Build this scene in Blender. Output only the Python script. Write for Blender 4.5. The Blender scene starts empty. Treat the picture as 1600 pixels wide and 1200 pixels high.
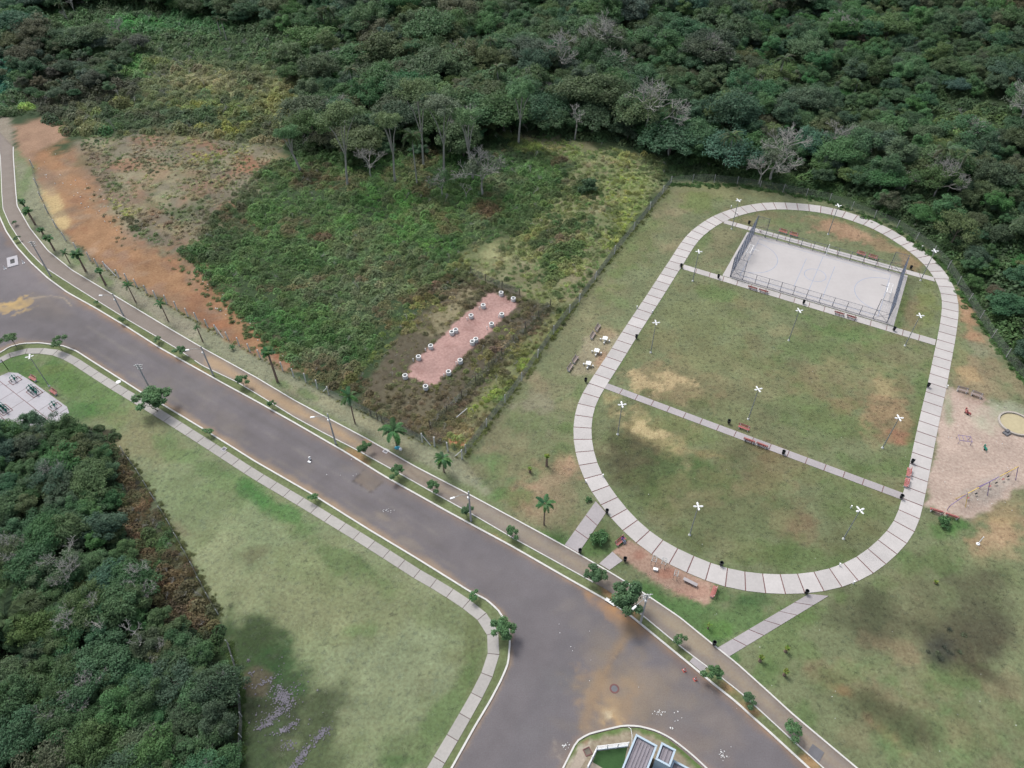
import bpy, math, random, time
import numpy as np
from mathutils import Matrix, Vector
from mathutils.geometry import delaunay_2d_cdt
T0=time.time()
PI=math.pi
scene=bpy.context.scene
col=scene.collection
# ------------------------------------------------------------------ camera
F,TH,RO,AZ,CH=1134.77,0.79636,-0.012206,-0.512354,94.0
cr,sr=math.cos(RO),math.sin(RO)
right0=Vector((1,0,0)); fwd=Vector((0,math.cos(TH),-math.sin(TH))); up0=Vector((0,math.sin(TH),math.cos(TH)))
rgt=cr*right0+sr*up0; upv=-sr*right0+cr*up0
cd=bpy.data.cameras.new('camera'); cam=bpy.data.objects.new('camera',cd); col.objects.link(cam)
cam.matrix_world=Matrix(((rgt.x,upv.x,-fwd.x,0),(rgt.y,upv.y,-fwd.y,0),(rgt.z,upv.z,-fwd.z,CH),(0,0,0,1)))
cd.sensor_width=36; cd.lens=F/1600*36; cd.clip_start=1; cd.clip_end=9000
scene.camera=cam
# ------------------------------------------------------------------ light: high thin overcast
SUN_EL,SUN_AZ=math.radians(58),math.radians(-40)      # azimuth measured from +y (away from the camera), minus = left
w=bpy.data.worlds.new("World"); scene.world=w; w.use_nodes=True
nt=w.node_tree; nt.nodes.clear()
sky=nt.nodes.new('ShaderNodeTexSky'); sky.sky_type='NISHITA'; sky.sun_disc=False
sky.sun_elevation=SUN_EL; sky.sun_rotation=SUN_AZ; sky.air_density=1.0; sky.dust_density=4.0; sky.ozone_density=1.0
hs=nt.nodes.new('ShaderNodeHueSaturation'); hs.inputs['Saturation'].default_value=0.5
bg=nt.nodes.new('ShaderNodeBackground'); bg.inputs[1].default_value=0.12
ow=nt.nodes.new('ShaderNodeOutputWorld')
nt.links.new(sky.outputs[0],hs.inputs['Color']); nt.links.new(hs.outputs[0],bg.inputs[0]); nt.links.new(bg.outputs[0],ow.inputs[0])
sd=bpy.data.lights.new('sun','SUN'); sd.energy=1.45; sd.angle=math.radians(18); sd.color=(1.0,0.965,0.92)
sun=bpy.data.objects.new('sun',sd); col.objects.link(sun)
sdir=Vector((math.sin(SUN_AZ)*math.cos(SUN_EL),math.cos(SUN_AZ)*math.cos(SUN_EL),math.sin(SUN_EL)))
sun.rotation_euler=sdir.to_track_quat('Z','Y').to_euler()
vs=scene.view_settings; scene.display_settings.display_device='sRGB'
vs.view_transform='Standard'; vs.look='None'; vs.gamma=1; vs.use_curve_mapping=False
vs.exposure=1.0
KG=1.75     # display value of a level surface = KG x albedo
# ------------------------------------------------------------------ geometry helpers
def ray(px,py):
    x=(px-800)/F; y=-(py-600)/F
    x2=cr*x-sr*y; y2=sr*x+cr*y
    return x2, math.cos(TH)+y2*math.sin(TH), -math.sin(TH)+y2*math.cos(TH)
def G(px,py,z=0.0):
    a,b,c=ray(px,py); t=(z-CH)/c
    return (a*t,b*t)
def GL(pts,z=0.0): return [G(p[0],p[1],z) for p in pts]
def proj(X,Y,Z=0.0):
    X=np.asarray(X,float); Y=np.asarray(Y,float)
    dz=Z-CH
    a=X*rgt.x+Y*rgt.y+dz*rgt.z; b=X*upv.x+Y*upv.y+dz*upv.z; c=X*fwd.x+Y*fwd.y+dz*fwd.z
    c=np.where(c<8,8,c)
    return 800+F*a/c, 600-F*b/c
ca,sa=math.cos(AZ),math.sin(AZ)
def P(u,n): return (u*ca-n*sa, u*sa+n*ca)       # park frame -> world
def lin(c):
    c=np.asarray(c,float)/255.0
    return np.where(c<=0.04045,c/12.92,((c+0.055)/1.055)**2.4)
def A(r,g,b): return tuple(float(x) for x in lin((r,g,b))/KG*np.array([0.98,1.02,1.07]))   # albedo that shows as this sRGB value under the overcast sky
# ------------------------------------------------------------------ noise
_rng=np.random.default_rng(5)
_tab=_rng.random((256,256))
def vnoise(x,y):
    xi=np.floor(x).astype(int); yi=np.floor(y).astype(int); fx=x-xi; fy=y-yi
    fx=fx*fx*(3-2*fx); fy=fy*fy*(3-2*fy)
    a=_tab[xi&255,yi&255]; b=_tab[(xi+1)&255,yi&255]; c=_tab[xi&255,(yi+1)&255]; d=_tab[(xi+1)&255,(yi+1)&255]
    return (a*(1-fx)+b*fx)*(1-fy)+(c*(1-fx)+d*fx)*fy
def fbm(x,y,s,o=4,seed=0):
    r=0;a=0.5;t=0
    for i in range(o):
        r=r+a*vnoise(x/s*2**i+seed*17.3+i*31.7,y/s*2**i+seed*9.1+i*11.3); t+=a; a*=0.55
    return r/t*2-1
def sdpoly(px,py,poly):
    poly=np.asarray(poly,float); n=len(poly); d=np.full(px.shape,1e18); ins=np.zeros(px.shape,bool)
    for i in range(n):
        x0,y0=poly[i]; x1,y1=poly[(i+1)%n]; ex,ey=x1-x0,y1-y0; L=ex*ex+ey*ey+1e-12
        t=np.clip(((px-x0)*ex+(py-y0)*ey)/L,0,1)
        d=np.minimum(d,(px-x0-t*ex)**2+(py-y0-t*ey)**2)
        if y0!=y1:
            c=((y0>py)!=(y1>py))&(px<(x1-x0)*(py-y0)/(y1-y0)+x0); ins^=c
    d=np.sqrt(d); return np.where(ins,-d,d)
def sdline(px,py,pts):
    d=np.full(px.shape,1e18)
    for (x0,y0),(x1,y1) in zip(pts[:-1],pts[1:]):
        ex,ey=x1-x0,y1-y0; L=ex*ex+ey*ey+1e-12
        t=np.clip(((px-x0)*ex+(py-y0)*ey)/L,0,1)
        d=np.minimum(d,(px-x0-t*ex)**2+(py-y0-t*ey)**2)
    return np.sqrt(d)
def inside(pts,poly):
    a=np.asarray(pts,float); return sdpoly(a[:,0],a[:,1],poly)<0
class Layers:
    """land-cover map: patches of grass, soil, dirt ... given where they lie"""
    def __init__(s,cool=(1,1,1)): s.l=[]; s.cool=cool
    def w(s,c): return tuple(a*b for a,b in zip(c,s.cool))
    def poly(s,pts,c,soft=6,a=1.0,na=8,ns=3.0): s.l.append(('p',pts,s.w(c),soft,a,na,ns))
    def ell(s,x,y,rx,ry,c,a=1.0,rot=0,soft=0.5,na=0.5,ns=2.5): s.l.append(('e',(x,y,rx,ry,rot),s.w(c),soft,a,na,ns))
    def line(s,pts,wd,c,soft=3,a=1.0,na=3,ns=1.5): s.l.append(('l',(pts,wd),s.w(c),soft,a,na,ns))
    def ev(s,X,Y,base):
        X=np.asarray(X,float);Y=np.asarray(Y,float)
        px,py=proj(X,Y); px=np.clip(px,-300,1900); py=np.clip(py,-250,1500)
        C=np.tile(np.asarray(base,float),(len(X),1))
        for i,(k,g,c,soft,a,na,ns) in enumerate(s.l):
            if k=='e':
                x,y,rx,ry,rot=g; m=max(rx,ry)*2.2+5
                sel=np.where((abs(px-x)<m)&(abs(py-y)<m))[0]
            else:
                q=np.asarray(g if k=='p' else g[0],float); m=30+(0 if k=='p' else g[1])
                sel=np.where((px>q[:,0].min()-m)&(px<q[:,0].max()+m)&(py>q[:,1].min()-m)&(py<q[:,1].max()+m))[0]
            if len(sel)==0: continue
            qx,qy=px[sel],py[sel]; nn=fbm(X[sel],Y[sel],ns,4,i)*1.6
            if k=='e':
                dx,dy=qx-x,qy-y; cc,ss=math.cos(rot),math.sin(rot); ex=(dx*cc+dy*ss)/rx; ey=(-dx*ss+dy*cc)/ry
                d=np.sqrt(ex*ex+ey*ey)-1+nn*na; v=1-np.clip((d+soft)/(2*soft),0,1)
            elif k=='p':
                d=sdpoly(qx,qy,g)+nn*na; v=1-np.clip((d+soft)/(2*soft),0,1)
            else:
                d=sdline(qx,qy,g[0])-g[1]+nn*na; v=1-np.clip((d+soft)/(2*soft),0,1)
            v=(v*v*(3-2*v)*a)[:,None]
            C[sel]=C[sel]*(1-v)+np.asarray(c)*v
        return C
def patches(L,poly,n,pal,r0,r1,al,seed,persp=True):
    r=random.Random(seed); a=np.array(poly); lo,hi=a.min(0),a.max(0); k=0; tries=0
    while k<n and tries<n*30:
        tries+=1; x,y=r.uniform(lo[0],hi[0]),r.uniform(lo[1],hi[1])
        if not inside([(x,y)],poly)[0]: continue
        f=(.35+.65*min(1,max(0,y)/700)) if persp else 1; rr_=r.uniform(r0,r1)*f; c=r.choice(pal); t=r.uniform(.85,1.15)
        L.ell(x,y,rr_*r.uniform(.9,1.9),rr_*r.uniform(.4,.8),tuple(v*t for v in c),r.uniform(*al),r.uniform(-.6,.6),.5,.9,2.2); k+=1
# ------------------------------------------------------------------ object helpers
def tag(o,label=None,cat=None,group=None,kind=None):
    if label: o['label']=label
    if cat: o['category']=cat
    if group: o['group']=group
    if kind: o['kind']=kind
    return o
def mesh(name,verts,faces,mats=(),smooth=False,colors=None,vals=None,midx=None):
    me=bpy.data.meshes.new(name)
    verts=np.asarray(verts,np.float32)
    if isinstance(faces,np.ndarray):
        nf,k=faces.shape
        me.vertices.add(len(verts)); me.vertices.foreach_set('co',verts.ravel())
        me.loops.add(nf*k); me.loops.foreach_set('vertex_index',faces.astype(np.int32).ravel())
        me.polygons.add(nf); me.polygons.foreach_set('loop_start',np.arange(0,nf*k,k,dtype=np.int32))
        me.update(calc_edges=True)
    else:
        me.from_pydata([tuple(map(float,v)) for v in verts],[],faces)
    if colors is not None:
        at=me.color_attributes.new('Col','FLOAT_COLOR','POINT')
        c4=np.ones((len(verts),4),np.float32); c4[:,:3]=colors; at.data.foreach_set('color',c4.ravel())
    if vals is not None:
        at=me.attributes.new('v','FLOAT','POINT'); at.data.foreach_set('value',np.asarray(vals,np.float32))
    for m in (mats if isinstance(mats,(list,tuple)) else [mats]): me.materials.append(m)
    if midx is not None: me.polygons.foreach_set('material_index',np.asarray(midx,np.int32))
    if smooth: me.polygons.foreach_set('use_smooth',np.ones(len(me.polygons),bool))
    return me
def link(name,me,parent=None,loc=(0,0,0),rz=0.0,scale=None):
    o=bpy.data.objects.new(name,me); col.objects.link(o); o.location=loc
    if rz: o.rotation_euler=(0,0,rz)
    if scale is not None: o.scale=scale if hasattr(scale,'__len__') else (scale,)*3
    if parent: o.parent=parent
    return o
def empty(name,loc,rz=0.0,label=None,cat=None,group=None,kind=None):
    o=bpy.data.objects.new(name,None); col.objects.link(o); o.location=(loc[0],loc[1],loc[2] if len(loc)>2 else 0)
    o.rotation_euler=(0,0,rz); o.empty_display_size=0.3
    return tag(o,label,cat,group,kind)
def kids(o): return [c for c in o.children]
def copy_tree(o,parent=None):
    c=o.copy(); col.objects.link(c); c.parent=parent
    for ch in list(o.children): copy_tree(ch,c)
    return c
class MB:
    def __init__(s): s.v=[];s.f=[];s.m=[]
    def add(s,v,f,m=0):
        n=len(s.v); s.v+= [tuple(a) for a in v]; s.f+=[tuple(i+n for i in q) for q in f]; s.m+=[m]*len(f)
    def box(s,c,d,rz=0,m=0,rx=0,ry=0,top=1.0):
        x,y,z=d[0]/2,d[1]/2,d[2]/2
        v=[Vector((sx*x*(top if sz>0 else 1),sy*y*(top if sz>0 else 1),sz*z)) for sz in(-1,1) for sx,sy in((-1,-1),(1,-1),(1,1),(-1,1))]
        R=Matrix.Rotation(rz,3,'Z')@Matrix.Rotation(ry,3,'Y')@Matrix.Rotation(rx,3,'X'); c=Vector(c)
        s.add([R@a+c for a in v],[(3,2,1,0),(4,5,6,7),(0,1,5,4),(1,2,6,5),(2,3,7,6),(3,0,4,7)],m)
    def tube(s,pts,r,n=6,m=0,cap=True):
        pts=[Vector(p) for p in pts]; rs=r if hasattr(r,'__len__') else [r]*len(pts)
        b=len(s.v)
        for i,p in enumerate(pts):
            d=(pts[min(i+1,len(pts)-1)]-pts[max(i-1,0)]); d=d.normalized() if d.length>1e-9 else Vector((0,0,1))
            a=d.cross(Vector((0,0,1)) if abs(d.z)<0.95 else Vector((1,0,0))).normalized(); c=d.cross(a)
            for k in range(n):
                t=2*PI*k/n; s.v.append(tuple(p+(a*math.cos(t)+c*math.sin(t))*rs[i]))
        for i in range(len(pts)-1):
            for k in range(n):
                k2=(k+1)%n; s.f.append((b+i*n+k,b+i*n+k2,b+(i+1)*n+k2,b+(i+1)*n+k)); s.m.append(m)
        if cap:
            e=b+(len(pts)-1)*n; s.f.append(tuple(b+k for k in range(n))); s.f.append(tuple(e+k for k in reversed(range(n)))); s.m+=[m,m]
    def lathe(s,prof,n=16,c=(0,0,0),m=0,close=False):
        b=len(s.v)
        for r,z in prof:
            for k in range(n):
                t=2*PI*k/n; s.v.append((c[0]+r*math.cos(t),c[1]+r*math.sin(t),c[2]+z))
        L=len(prof)
        for i in range(L if close else L-1):
            j=(i+1)%L
            for k in range(n):
                k2=(k+1)%n; s.f.append((b+i*n+k,b+i*n+k2,b+j*n+k2,b+j*n+k)); s.m.append(m)
    def prism(s,poly,z0,z1,m=0):
        n=len(poly); a=sum(poly[i][0]*poly[(i+1)%n][1]-poly[(i+1)%n][0]*poly[i][1] for i in range(n))
        if a<0: poly=poly[::-1]
        s.add([(p[0],p[1],z0) for p in poly]+[(p[0],p[1],z1) for p in poly],
              [tuple(range(n-1,-1,-1)),tuple(range(n,2*n))]+[(i,(i+1)%n,n+(i+1)%n,n+i) for i in range(n)],m)
    def me(s,name,mats,smooth=False): return mesh(name,s.v,s.f,mats,smooth,midx=s.m)
    def link(s,name,mats,parent=None,loc=(0,0,0),rz=0,smooth=False): return link(name,s.me(name,mats,smooth),parent,loc,rz)
# ------------------------------------------------------------------ materials
def M(name,colr,rough=0.85,var=0.15,scale=3.0,metal=0.0,bump=0.0,bscale=20,vcol=False,objvar=0.0,fine=0.0,fscale=25.0):
    m=bpy.data.materials.new(name); m.use_nodes=True; t=m.node_tree; N=t.nodes; Lk=t.links
    b=N['Principled BSDF']; b.inputs['Roughness'].default_value=rough; b.inputs['Metallic'].default_value=metal
    if 'Specular IOR Level' in b.inputs: b.inputs['Specular IOR Level'].default_value=0.15
    geo=N.new('ShaderNodeNewGeometry')
    if vcol: a=N.new('ShaderNodeAttribute'); a.attribute_name='Col'; cur=a.outputs['Color']
    else:
        a=N.new('ShaderNodeRGB'); a.outputs[0].default_value=(*colr,1); cur=a.outputs[0]
    def mul(cur,sc,amt,det,colourful=0.0):
        nz=N.new('ShaderNodeTexNoise'); nz.inputs['Scale'].default_value=sc; nz.inputs['Detail'].default_value=det; nz.inputs['Roughness'].default_value=0.62
        Lk.new(geo.outputs['Position'],nz.inputs['Vector'])
        mr=N.new('ShaderNodeMapRange'); mr.inputs[1].default_value=0.28; mr.inputs[2].default_value=0.72; mr.inputs[3].default_value=1-amt; mr.inputs[4].default_value=1+amt
        Lk.new(nz.outputs[0],mr.inputs[0])
        if colourful:
            mx=N.new('ShaderNodeMixRGB'); mx.blend_type='MULTIPLY'; mx.inputs[0].default_value=colourful; Lk.new(cur,mx.inputs[1])
            h=N.new('ShaderNodeMixRGB'); h.blend_type='MIX'; h.inputs[1].default_value=(1.18,1.0,0.8,1); h.inputs[2].default_value=(0.82,1.04,0.9,1); Lk.new(nz.outputs[0],h.inputs[0]); Lk.new(h.outputs[0],mx.inputs[2]); cur=mx.outputs[0]
        vm=N.new('ShaderNodeVectorMath'); vm.operation='SCALE'; Lk.new(cur,vm.inputs[0]); Lk.new(mr.outputs[0],vm.inputs['Scale'])
        return vm.outputs[0]
    if var: cur=mul(cur,scale*0.1,var,6,0.0)
    if fine: cur=mul(cur,fscale*0.1,fine,5,0.6 if vcol else 0.0)
    if objvar:
        oi=N.new('ShaderNodeObjectInfo'); mr=N.new('ShaderNodeMapRange'); mr.inputs[3].default_value=1-objvar; mr.inputs[4].default_value=1+objvar
        Lk.new(oi.outputs['Random'],mr.inputs[0]); vm=N.new('ShaderNodeVectorMath'); vm.operation='SCALE'; Lk.new(cur,vm.inputs[0]); Lk.new(mr.outputs[0],vm.inputs['Scale']); cur=vm.outputs[0]
    Lk.new(cur,b.inputs['Base Color'])
    if bump:
        nz=N.new('ShaderNodeTexNoise'); nz.inputs['Scale'].default_value=bscale*0.1; nz.inputs['Detail'].default_value=6; Lk.new(geo.outputs['Position'],nz.inputs['Vector'])
        bp=N.new('ShaderNodeBump'); bp.inputs['Strength'].default_value=1.0; bp.inputs['Distance'].default_value=bump; Lk.new(nz.outputs[0],bp.inputs['Height']); Lk.new(bp.outputs[0],b.inputs['Normal'])
    return m
def leafmat(name,rough=0.6):
    m=bpy.data.materials.new(name); m.use_nodes=True; t=m.node_tree; N=t.nodes; Lk=t.links
    b=N['Principled BSDF']; b.inputs['Roughness'].default_value=rough; b.inputs['Specular IOR Level'].default_value=0.2
    a=N.new('ShaderNodeAttribute'); a.attribute_type='INSTANCER'; a.attribute_name='tint'
    v=N.new('ShaderNodeAttribute'); v.attribute_name='v'
    vm=N.new('ShaderNodeVectorMath'); vm.operation='SCALE'; Lk.new(a.outputs['Color'],vm.inputs[0]); Lk.new(v.outputs['Fac'],vm.inputs['Scale'])
    geo=N.new('ShaderNodeNewGeometry'); nz=N.new('ShaderNodeTexNoise'); nz.inputs['Scale'].default_value=0.35; nz.inputs['Detail'].default_value=3; Lk.new(geo.outputs['Position'],nz.inputs['Vector'])
    h=N.new('ShaderNodeMixRGB'); h.inputs[1].default_value=(1.14,1.04,0.84,1); h.inputs[2].default_value=(0.82,0.97,1.02,1); Lk.new(nz.outputs[0],h.inputs[0])
    mx=N.new('ShaderNodeMixRGB'); mx.blend_type='MULTIPLY'; mx.inputs[0].default_value=0.8; Lk.new(vm.outputs[0],mx.inputs[1]); Lk.new(h.outputs[0],mx.inputs[2])
    Lk.new(mx.outputs[0],b.inputs['Base Color'])
    tr=N.new('ShaderNodeBsdfTranslucent'); Lk.new(mx.outputs[0],tr.inputs[0]); ms=N.new('ShaderNodeMixShader'); ms.inputs[0].default_value=0.32
    out=N['Material Output']; Lk.new(b.outputs[0],ms.inputs[1]); Lk.new(tr.outputs[0],ms.inputs[2]); Lk.new(ms.outputs[0],out.inputs[0])
    return m
mGround=M('grass_and_soil',None,0.95,0.16,2.2,vcol=True,fine=0.26,fscale=22,bump=0.05,bscale=30)
mRoad=M('asphalt',None,0.9,0.10,2.5,vcol=True,fine=0.13,fscale=60,bump=0.004,bscale=200)
mSlab=M('concrete_slab',A(199,192,186),0.85,0.08,4,objvar=0.085,fine=0.06,fscale=30)
mSlabF=M('footpath_slab',A(180,174,166),0.88,0.07,3,objvar=0.07,fine=0.08,fscale=30)
mSlabC=M('cross_path_slab',A(180,172,170),0.88,0.07,3,objvar=0.06,fine=0.08,fscale=30)
mJoint=M('red_brick_joint',A(128,92,88),0.9,0.15,10)
mCourt=M('court_concrete',A(199,192,187),0.8,0.07,1.2,fine=0.03,fscale=15)
mPlaza=M('plaza_concrete',A(190,185,186),0.85,0.05,3,objvar=0.04,fine=0.06,fscale=30)
mCycle=M('brown_paving',None,0.9,0.08,4,vcol=True,fine=0.10,fscale=35)
mKerb=M('white_painted_kerb',A(224,219,211),0.7,0.12,8)
mKerbG=M('concrete_kerb',A(190,180,168),0.85,0.2,8)
mBlueLine=M('blue_court_paint',A(160,170,192),0.7,0.25,10)
mRed=M('red_painted_wood',A(190,118,112),0.6,0.12,12,objvar=0.08)
mTaupe=M('weathered_grey_wood',A(176,158,150),0.75,0.12,12)
mPaleC=M('pale_concrete',A(248,246,240),0.85,0.08,10)
mPost=M('concrete_post',A(232,230,224),0.85,0.08,10,objvar=0.08)
mBlack=M('black_plastic',(0.016,0.018,0.02),0.5,0.1,10)
mGreenBin=M('dark_steel',(0.03,0.035,0.04),0.5,0.1,10)
mWhite=M('white_enamel',(0.64,0.65,0.66),0.4,0.03,10)
mGlassL=M('lamp_lens',(0.62,0.64,0.66),0.25,0.03,10)
mSteel=M('galvanised_steel',(0.27,0.29,0.29),0.5,0.1,10,metal=0.3)
mWire=M('weathered_wire',(0.12,0.13,0.125),0.6,0.1,10)
mNet=M('blue_grey_net',A(140,150,168),0.6,0.06,6)
mFenceP=M('blue_grey_fence_tube',A(118,122,134),0.5,0.06,6)
mPole=M('pole_concrete',A(196,194,192),0.85,0.12,10)
mBark=M('bark',A(120,112,100),0.95,0.25,12)
mBarkPale=M('pale_bark',A(182,178,168),0.95,0.2,12)
mPalmTrunk=M('palm_trunk',A(146,126,112),0.95,0.2,12)
mLeaf=leafmat('leaf')
mCone=M('orange_red_plastic',(0.62,0.10,0.06),0.5,0.05,10)
mGreenM=M('green_machine_paint',(0.02,0.16,0.12),0.45,0.08,10)
mPurple=M('purple_paint',(0.16,0.12,0.25),0.5,0.1,10)
mYellow=M('yellow_paint',(0.50,0.36,0.10),0.5,0.1,10)
mSkin=M('skin',(0.30,0.16,0.10),0.6,0.05,10)
mHair=M('dark_hair',(0.02,0.015,0.012),0.7,0.05,10)
mShirt=M('purple_shirt',(0.18,0.09,0.30),0.8,0.05,10)
mJeans=M('pale_blue_trousers',(0.30,0.36,0.48),0.8,0.05,10)
mWallP=M('pale_blue_wall_paint',A(196,212,222),0.7,0.05,5)
mRoofT=M('dark_roof_sheet',A(156,148,152),0.8,0.12,8)
mGlass=M('dark_window_glass',(0.03,0.04,0.05),0.1,0.0,5)
mBeige=M('beige_paving',A(178,164,146),0.9,0.12,8,fine=0.12,fscale=40)
mTurf=M('bright_turf',A(66,96,56),0.95,0.12,8,fine=0.12,fscale=60)
mLid=M('grey_drain_cover',A(120,118,120),0.8,0.15,10)
mBlue=M('blue_plastic',(0.06,0.28,0.38),0.5,0.1,10)
# ------------------------------------------------------------------ outlines measured on the ground (photo coordinates, mapped by G)
K1=[(-120,60),(-60,190),(-22,285),(0,340),(10,362),(27,387),(50,412),(75,435),(105,457),(150,482),(200,512),(250,544),(300,572),(350,600),(400,627),(462,662),(540,707),(600,744),(650,772),(700,800),(737,820),(800,854),(880,900),(960,945),(985,962),(1025,995),(1075,1036),(1112,1067),(1150,1097),(1175,1120),(1200,1142),(1262,1199),(1310,1243),(1400,1330)]
K2=[(-6,200),(-2,230),(1,247),(3,300),(5,327),(15,350),(32,377),(47,395),(70,418),(115,447),(155,472),(200,500),(275,544),(317,572),(370,597),(400,615),(460,652),(512,680),(555,702),(615,735),(670,766),(740,805),(800,840),(907,899),(945,920),(997,956),(1050,1000),(1082,1025),(1122,1055),(1160,1085),(1200,1122),(1225,1145),(1285,1199),(1340,1250),(1430,1335)]
K3=[(21,230),(21,244),(25,300),(27,322),(47,357),(75,392),(112,422),(162,452),(212,482),(262,512),(320,546),(400,590),(462,627),(575,687),(650,730),(737,775),(800,809),(892,859),(962,900),(1010,930),(1062,965),(1117,1010),(1150,1036),(1200,1081),(1237,1115),(1275,1147),(1337,1199),(1390,1245),(1480,1330)]
K4=[(-250,640),(-150,600),(-60,570),(0,552),(15,542),(35,537),(62,536),(100,541),(120,549),(140,562),(200,600),(225,616),(262,637),(320,672),(400,722),(487,772),(580,830),(650,872),(695,900),(735,925),(760,937),(780,955),(795,982),(797,1002),(794,1037),(782,1065),(765,1097),(742,1135),(707,1198),(670,1262),(630,1330)]
K5=[(820,1320),(860,1240),(880,1200),(890,1180),(901,1158),(920,1147),(944,1141),(974,1134),(999,1135),(1025,1142),(1047,1153),(1067,1168),(1085,1183),(1102,1199),(1150,1245),(1230,1330)]
F1=[(-60,588),(-25,572),(0,558),(15,550),(42,544),(85,545),(112,555),(150,580),(182,600),(220,622),(262,647),(322,685),(400,736),(442,760),(487,786),(555,829),(625,872),(668,899),(695,912),(730,937),(755,956),(772,975),(781,1000),(780,1020),(772,1047),(760,1075),(732,1125),(710,1165),(690,1201),(655,1262)]
F2=[(-60,600),(-25,583),(0,567),(25,555),(50,551),(82,554),(110,566),(162,600),(220,636),(265,664),(325,702),(400,750),(445,777),(500,810),(555,842),(615,881),(643,900),(680,922),(722,947),(750,967),(764,987),(766,1007),(762,1035),(750,1062),(720,1115),(687,1170),(667,1200),(632,1262)]
TO=[(921,599),(905,622),(899,642),(896,665),(897,692),(902,717),(910,740),(922,762),(940,787),(962,817),(985,839),(1007,857),(1032,874),(1057,886),(1084,898),(1112,911),(1142,920),(1175,925),(1200,927),(1232,928),(1267,926),(1295,922),(1317,916),(1337,907),(1358,899),(1385,877),(1415,847),(1429,830),(1437,807),(1444,775),(1450,745),(1457,707),(1465,667),(1474,625),(1482,587),(1490,540),(1496,500),(1497,475),(1492,455),(1480,432),(1460,407),(1435,385),(1412,369),(1385,352),(1355,340),(1320,329),(1287,322),(1255,319),(1225,317),(1200,317),(1175,320),(1150,325),(1122,335),(1097,349),(1077,365),(1065,382),(1050,405),(1032,430),(1015,457),(995,485),(975,515),(952,550),(932,582)]
TI=[(948,599),(936,619),(929,635),(924,655),(922,675),(924,695),(929,717),(935,735),(945,755),(960,775),(980,800),(1000,820),(1022,839),(1047,854),(1070,865),(1095,876),(1120,885),(1147,892),(1175,896),(1200,899),(1250,899),(1275,896),(1300,890),(1325,882),(1342,872),(1360,860),(1377,846),(1390,832),(1400,815),(1407,795),(1412,772),(1420,737),(1426,707),(1434,670),(1441,637),(1449,605),(1460,552),(1465,532),(1471,500),(1474,472),(1470,450),(1460,430),(1445,412),(1422,394),(1392,375),(1360,357),(1330,346),(1300,336),(1270,330),(1237,327),(1200,326),(1175,331),(1152,337),(1127,346),(1107,360),(1092,372),(1080,387),(1067,410),(1052,435),(1035,462),(1015,495),(995,525),(975,560)]
def resample(pts,step,closed=False,smooth=0.0):
    p=np.asarray(pts,float)
    if closed: p=np.vstack([p,p[:1]])
    # chord-length Catmull-Rom
    d=np.r_[0,np.cumsum(np.hypot(*np.diff(p,axis=0).T))]; n=max(2,int(round(d[-1]/0.25)))
    s=np.linspace(0,d[-1],n+1); q=np.stack([np.interp(s,d,p[:,0]),np.interp(s,d,p[:,1])],1)
    if smooth:
        k=int(smooth/0.25); 
        if k>0:
            ker=np.hanning(2*k+3)[1:-1]; ker/=ker.sum()
            if closed: e=np.vstack([q[-2*k-1:-1],q,q[1:2*k+2]]); off=2*k
            else:
                a=2*q[0]-q[1:2*k+1][::-1]; b=2*q[-1]-q[-2*k-1:-1][::-1]; e=np.vstack([a,q,b]); off=2*k
            e=np.stack([np.convolve(e[:,i],ker,'same') for i in (0,1)],1); q=e[off:off+len(q)]
            if closed: q[-1]=q[0]
    d=np.r_[0,np.cumsum(np.hypot(*np.diff(q,axis=0).T))]; n=max(2,int(round(d[-1]/step)))
    s=np.linspace(0,d[-1],n+1); q=np.stack([np.interp(s,d,q[:,0]),np.interp(s,d,q[:,1])],1)
    return q[:-1] if closed else q
def normals(q,closed=False):
    if closed: t=np.roll(q,-1,0)-np.roll(q,1,0)
    else: t=np.gradient(q,axis=0)
    t/=np.hypot(t[:,0],t[:,1])[:,None]+1e-9
    return np.stack([-t[:,1],t[:,0]],1)
# ------------------------------------------------------------------ land cover
gl=(112,120,82)
LAWN=A(120,128,96)
Lg=Layers((0.98,1.03,1.22))
# broad vegetation floor
FLOOR=A(62,76,48)
Lg.poly([(-300,-250),(1900,-250),(1900,640),(1600,600),(1545,525),(1510,465),(1470,405),(1400,352),(1330,325),(1260,305),(1150,285),(1050,283),(1000,350),(905,470),(830,570),(725,712),(660,690),(560,640),(478,598),(407,560),(309,502),(215,450),(141,407),(85,350),(60,290),(45,235),(0,230),(-300,230)],FLOOR,3,1,2)
Lg.poly([(-300,640),(0,655),(110,662),(180,672),(205,722),(255,800),(305,890),(340,957),(362,1020),(375,1080),(378,1130),(375,1200),(375,1500),(-300,1500)],A(48,46,36),3,1,2)
# bare soil bank and tracks, left
SOIL=A(160,120,86)
Lg.poly([(20,195),(100,180),(110,215),(65,232),(50,262),(30,235)],A(158,124,98),4,1,4)
Lg.poly([(-30,165),(16,165),(24,262),(-30,262)],A(160,142,122),4,0.8,4)
Lg.poly([(52,236),(125,228),(160,255),(178,310),(205,365),(262,395),(300,400),(345,448),(382,500),(425,545),(482,572),(484,588),(440,578),(330,522),(240,466),(148,414),(95,375),(70,335),(60,290)],SOIL,6,1,12,4)
Lg.poly([(60,290),(82,288),(96,315),(110,345),(106,362),(92,360),(72,335)],A(196,168,118),4,0.85,3)
Lg.line([(120,250),(210,330),(240,380)],18,A(134,108,86),9,0.6,8)
Lg.ell(150,420,30,12,A(140,104,80),0.6,0.5); Lg.ell(330,500,40,12,A(146,96,68),0.7,0.55); Lg.ell(440,558,26,10,A(148,92,66),0.8,0.5)
Lg.poly([(120,222),(240,205),(330,205),(440,232),(435,270),(360,325),(300,385),(215,372),(165,300)],A(132,120,98),10,0.9,12,5)
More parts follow.
